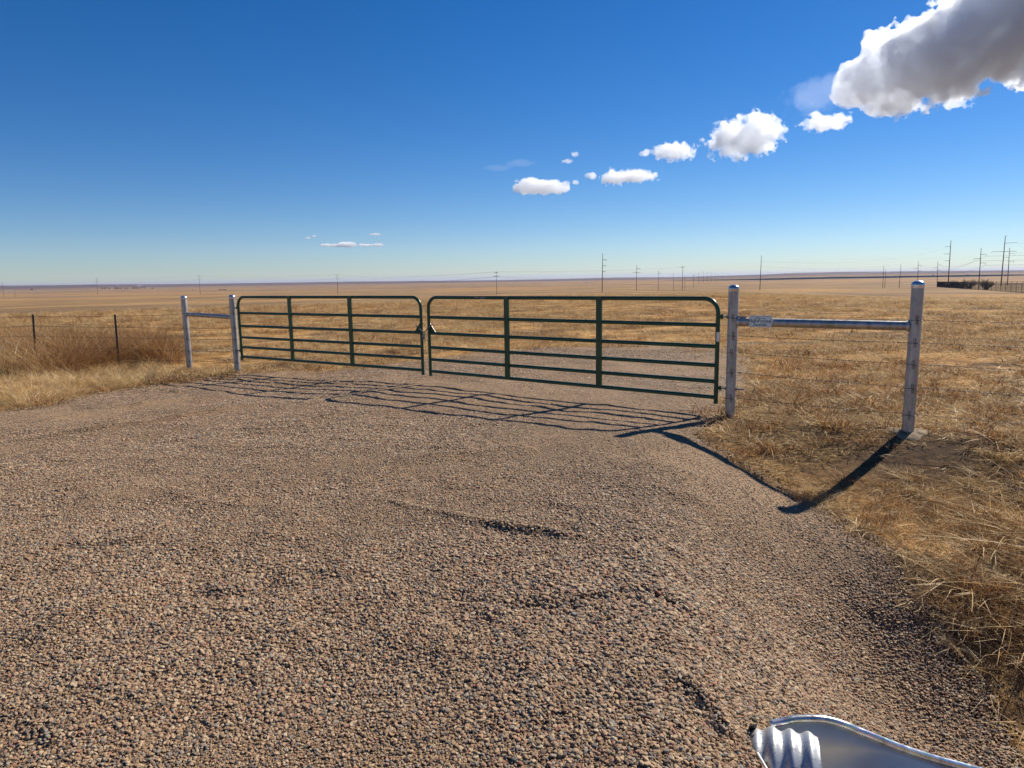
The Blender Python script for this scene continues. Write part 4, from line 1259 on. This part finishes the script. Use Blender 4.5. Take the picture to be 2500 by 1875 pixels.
def barn(px, py, wpx, hpx, label):
    g = Vector(hit(px, py)); r = math.hypot(g.x, g.y); W = wpx / FPX * r; H = hpx / FPX * r
    s = Vector((g.y, -g.x, 0)).normalized(); b = Vector((g.x, g.y, 0)).normalized(); up = Vector((0, 0, 1))
    root = empty("farm_building", tuple(g), label, "farm building", "far off farm buildings")
    MB().box(g + up * H * .25, s, b, up, W / 2, W * .3, H * .4).build("wall", M_WALL, root)
    m = MB(); z = H * .65
    v = [g + s * (sx * W * .53) + b * (sy * W * .33) + up * z for sx in (-1, 1) for sy in (-1, 1)] + [g + s * (sx * W * .53) + up * (H * 1.0) for sx in (-1, 1)]
    m.add(v, [(0, 2, 5, 4), (1, 4, 5, 3), (0, 4, 1), (2, 3, 5), (0, 1, 3, 2)], False); m.build("roof", M_ROOF, root)
for q in ((341, 698.8, 10, 1.8, "long white roofed shed on the left skyline"), (287, 698, 3, 1.4, "small white house on the left skyline"), (21, 711.5, 5, 1.6, "pale farm shed near the left edge of the plain"),
          (91, 710.5, 4, 1.6, "pale shed left of the grey pole on the plain"), (1300, 689.5, 2.5, 1.3, "tiny white house below the blue ridge left of the monopole"),
          (1432, 689.5, 7, 1.6, "long white shed below the blue ridge near the monopole"), (2278, 672, 3, 2.0, "tiny white house below the ridge right of the end post"), (2361, 671, 4, 1.8, "pale shed below the ridge above the compound"),
          (1646, 681.5, 4, 1.6, "white shed in the trees behind the gate end")):
    barn(*q)

# ------------------------------------------------------------------ clouds
def cloud_mat(nm, den):
    m, n, new, l = mat(nm)
    pv = new("ShaderNodeVolumePrincipled"); pv.inputs["Color"].default_value = (.950, .970, 1.0, 1)
    pv.inputs["Density"].default_value = den; pv.inputs["Anisotropy"].default_value = .55
    o = new("ShaderNodeOutputMaterial"); l(pv.outputs[0], o.inputs["Volume"])
    return m
M_CLOUD = cloud_mat("cloud_vapour", .012)
M_CLOUD_BIG = cloud_mat("thick_cloud_vapour", .018)
M_CLOUD_THIN = cloud_mat("thin_cloud_vapour", .0005)
CLOUD_H = 1250.0

def cloud(ells, label, amp, nsc, vox, dens=None, deep=.55, group="white cumulus clouds"):
    """ells = (px, py, rx, ry) seen outline lumps; all bases lie near one height, so distance follows from how low it is seen"""
    cx = sum(e[0] for e in ells) / len(ells); cy = sum(e[1] for e in ells) / len(ells)
    d = pixray(cx, cy); t = (CLOUD_H - 1.65) / d[2]; c0 = CAM + d * t
    rr = math.hypot(c0[0], c0[1]); f = np.array([c0[0], c0[1], 0]) / rr; s = np.array([f[1], -f[0], 0]); dist = np.linalg.norm(c0 - CAM)
    mpp = dist / (np.linalg.norm(d) * FPX) * np.linalg.norm(d)  # metres per pixel
    ng = bpy.data.node_groups.new("cloud_shape", 'GeometryNodeTree')
    ng.interface.new_socket("Geometry", in_out='INPUT', socket_type='NodeSocketGeometry'); ng.interface.new_socket("Geometry", in_out='OUTPUT', socket_type='NodeSocketGeometry')
    N = ng.nodes.new; L = ng.links.new; go = N('NodeGroupOutput'); pos = N('GeometryNodeInputPosition')
    cur = None; lo = np.array([1e9] * 3); hi = -lo
    for (px, py, rx, ry) in ells:
        dd = pixray(px, py); tt = np.dot(c0 - CAM, f) / np.dot(dd, f); p = CAM + dd * tt - c0
        loc = np.array([p @ s, 0, p[2]]) ; rad = np.array([rx * mpp, (rx + ry) * deep * mpp, ry * mpp])
        loc[1] = RNG.normal(0, .15) * rad[1]
        lo = np.minimum(lo, loc - rad * 1.45); hi = np.maximum(hi, loc + rad * 1.45)
        sb = N('ShaderNodeVectorMath'); sb.operation = 'SUBTRACT'; L(pos.outputs[0], sb.inputs[0]); sb.inputs[1].default_value = loc
        dv = N('ShaderNodeVectorMath'); dv.operation = 'DIVIDE'; L(sb.outputs[0], dv.inputs[0]); dv.inputs[1].default_value = rad
        ln = N('ShaderNodeVectorMath'); ln.operation = 'LENGTH'; L(dv.outputs[0], ln.inputs[0])
        om = N('ShaderNodeMath'); om.operation = 'SUBTRACT'; om.inputs[0].default_value = 1.0; L(ln.outputs["Value"], om.inputs[1])
        if cur is None: cur = om.outputs[0]
        else:
            mx = N('ShaderNodeMath'); mx.operation = 'SMOOTH_MAX'; L(cur, mx.inputs[0]); L(om.outputs[0], mx.inputs[1]); mx.inputs[2].default_value = .25; cur = mx.outputs[0]
    nz = N('ShaderNodeTexNoise'); nz.inputs["Scale"].default_value = 1.0 / (nsc * mpp); nz.inputs["Detail"].default_value = 8; nz.inputs["Roughness"].default_value = .64
    of = N('ShaderNodeVectorMath'); of.operation = 'ADD'; L(pos.outputs[0], of.inputs[0]); of.inputs[1].default_value = (cx * 77, cy * 31, 0); L(of.outputs[0], nz.inputs["Vector"])
    ma = N('ShaderNodeMath'); ma.operation = 'MULTIPLY_ADD'; L(nz.outputs[0], ma.inputs[0]); ma.inputs[1].default_value = amp; ma.inputs[2].default_value = -amp * .52
    ad = N('ShaderNodeMath'); ad.operation = 'ADD'; L(cur, ad.inputs[0]); L(ma.outputs[0], ad.inputs[1])
    vc = N('GeometryNodeVolumeCube'); L(ad.outputs[0], vc.inputs["Density"]); vc.inputs["Min"].default_value = lo; vc.inputs["Max"].default_value = hi
    ext = hi - lo; vs = ext[0] / vox
    for ax, e in zip("XYZ", ext): vc.inputs["Resolution " + ax].default_value = max(8, int(e / vs))
    vm = N('GeometryNodeVolumeToMesh'); vm.inputs["Threshold"].default_value = .08; L(vc.outputs[0], vm.inputs[0]); L(vm.outputs[0], go.inputs[0])
    t_ = bpy.data.objects.new("tmp", bpy.data.meshes.new("tmp")); COL.objects.link(t_)
    md = t_.modifiers.new("g", 'NODES'); md.node_group = ng
    bpy.context.view_layer.update()
    me = bpy.data.meshes.new_from_object(t_.evaluated_get(bpy.context.evaluated_depsgraph_get()))
    bpy.data.objects.remove(t_)
    me.materials.clear(); smooth(me)
    o = bpy.data.objects.new("cloud", me); COL.objects.link(o); me.materials.append(dens or M_CLOUD)
    o.matrix_world = Matrix(((s[0], f[0], 0, c0[0]), (s[1], f[1], 0, c0[1]), (0, 0, 1, c0[2]), (0, 0, 0, 1)))
    print("cloud", label[:30], len(me.polygons), "dist", round(dist), "m/px", round(mpp, 2))
    return tag(o, label, "cloud", group)

cloud([(2068, 226, 40, 30), (2115, 200, 60, 58), (2180, 176, 78, 84), (2265, 150, 95, 96), (2370, 98, 105, 108), (2480, 48, 125, 112), (2625, -5, 170, 140)],
      "huge cumulus cloud with a grey heart in the top right corner", 2.1, 52, 280, M_CLOUD_BIG, .42)
cloud([(2020, 299, 44, 17), (1995, 282, 16, 10)], "small white cloud just below the left tip of the huge cloud", 3.3, 19, 91)
cloud([(1800, 340, 62, 40), (1850, 330, 50, 42), (1844, 300, 18, 20), (1890, 322, 22, 14)], "largest of the small white clouds, halfway up on the right", 3.3, 24, 117)
cloud([(1648, 369, 44, 20), (1625, 368, 30, 12), (1578, 373, 14, 8)], "lumpy white cloud with a trailing puff on its left, above a longer cloud", 3.3, 17, 104)
cloud([(1505, 432, 38, 17), (1550, 432, 50, 14), (1445, 429, 16, 9)], "long white cloud with a pointed right end", 3.3, 16, 117)
cloud([(1300, 455, 50, 19), (1345, 457, 45, 17)], "flat based white cloud lowest in the slanting line", 2.2, 22, 80)
cloud([(1405, 445, 9, 6)], "tiny white puff right of the flat based cloud", 2.2, 8, 24)
cloud([(1385, 393, 13, 6), (1403, 377, 10, 6)], "thin pale wisp above the flat based cloud", 3.3, 7, 52)
cloud([(796, 598, 16, 4), (822, 599, 20, 4), (848, 596, 24, 7), (888, 598, 20, 4), (922, 598, 14, 4)], "low streak of white cloud near the horizon on the left", 2.2, 14, 110)
cloud([(917, 572, 14, 3)], "tiny streak of cloud above the right of the low left streak", 2.2, 8, 40)
cloud([(752, 581, 9, 3), (767, 577, 7, 3)], "tiny pair of cloud flecks above the left of the low streak", 2.2, 8, 40)

cloud([(1990, 235, 60, 40), (2035, 205, 40, 26)], "faint veil of thin cloud left of the huge cloud's tip", 2.4, 40, 60, M_CLOUD_THIN)
cloud([(1215, 410, 40, 7), (1270, 397, 46, 8)], "very faint streak of thin cloud above the flat based cloud", 2.2, 26, 60, M_CLOUD_THIN)

# ------------------------------------------------------------------ haze
def make_haze():
    m, n, new, l = mat("haze_air")
    pv = new("ShaderNodeVolumePrincipled"); pv.inputs["Color"].default_value = (.50, .59, .97, 1); pv.inputs["Density"].default_value = 3.5e-5; pv.inputs["Anisotropy"].default_value = .2
    o = new("ShaderNodeOutputMaterial"); l(pv.outputs[0], o.inputs["Volume"])
    lo, hi = -140.0, 62.0; R = 21500
    v = [(x, y, z) for x in (-R, R) for y in (-R, R) for z in (lo, hi)]
    f = [(0, 1, 3, 2), (4, 6, 7, 5), (0, 4, 5, 1), (2, 3, 7, 6), (0, 2, 6, 4), (1, 5, 7, 3)]
    mb = MB(); mb.add(v, f, False)
    return tag(mb.build("haze", m), "thin blue air over the plain", None, None, "stuff")
make_haze()
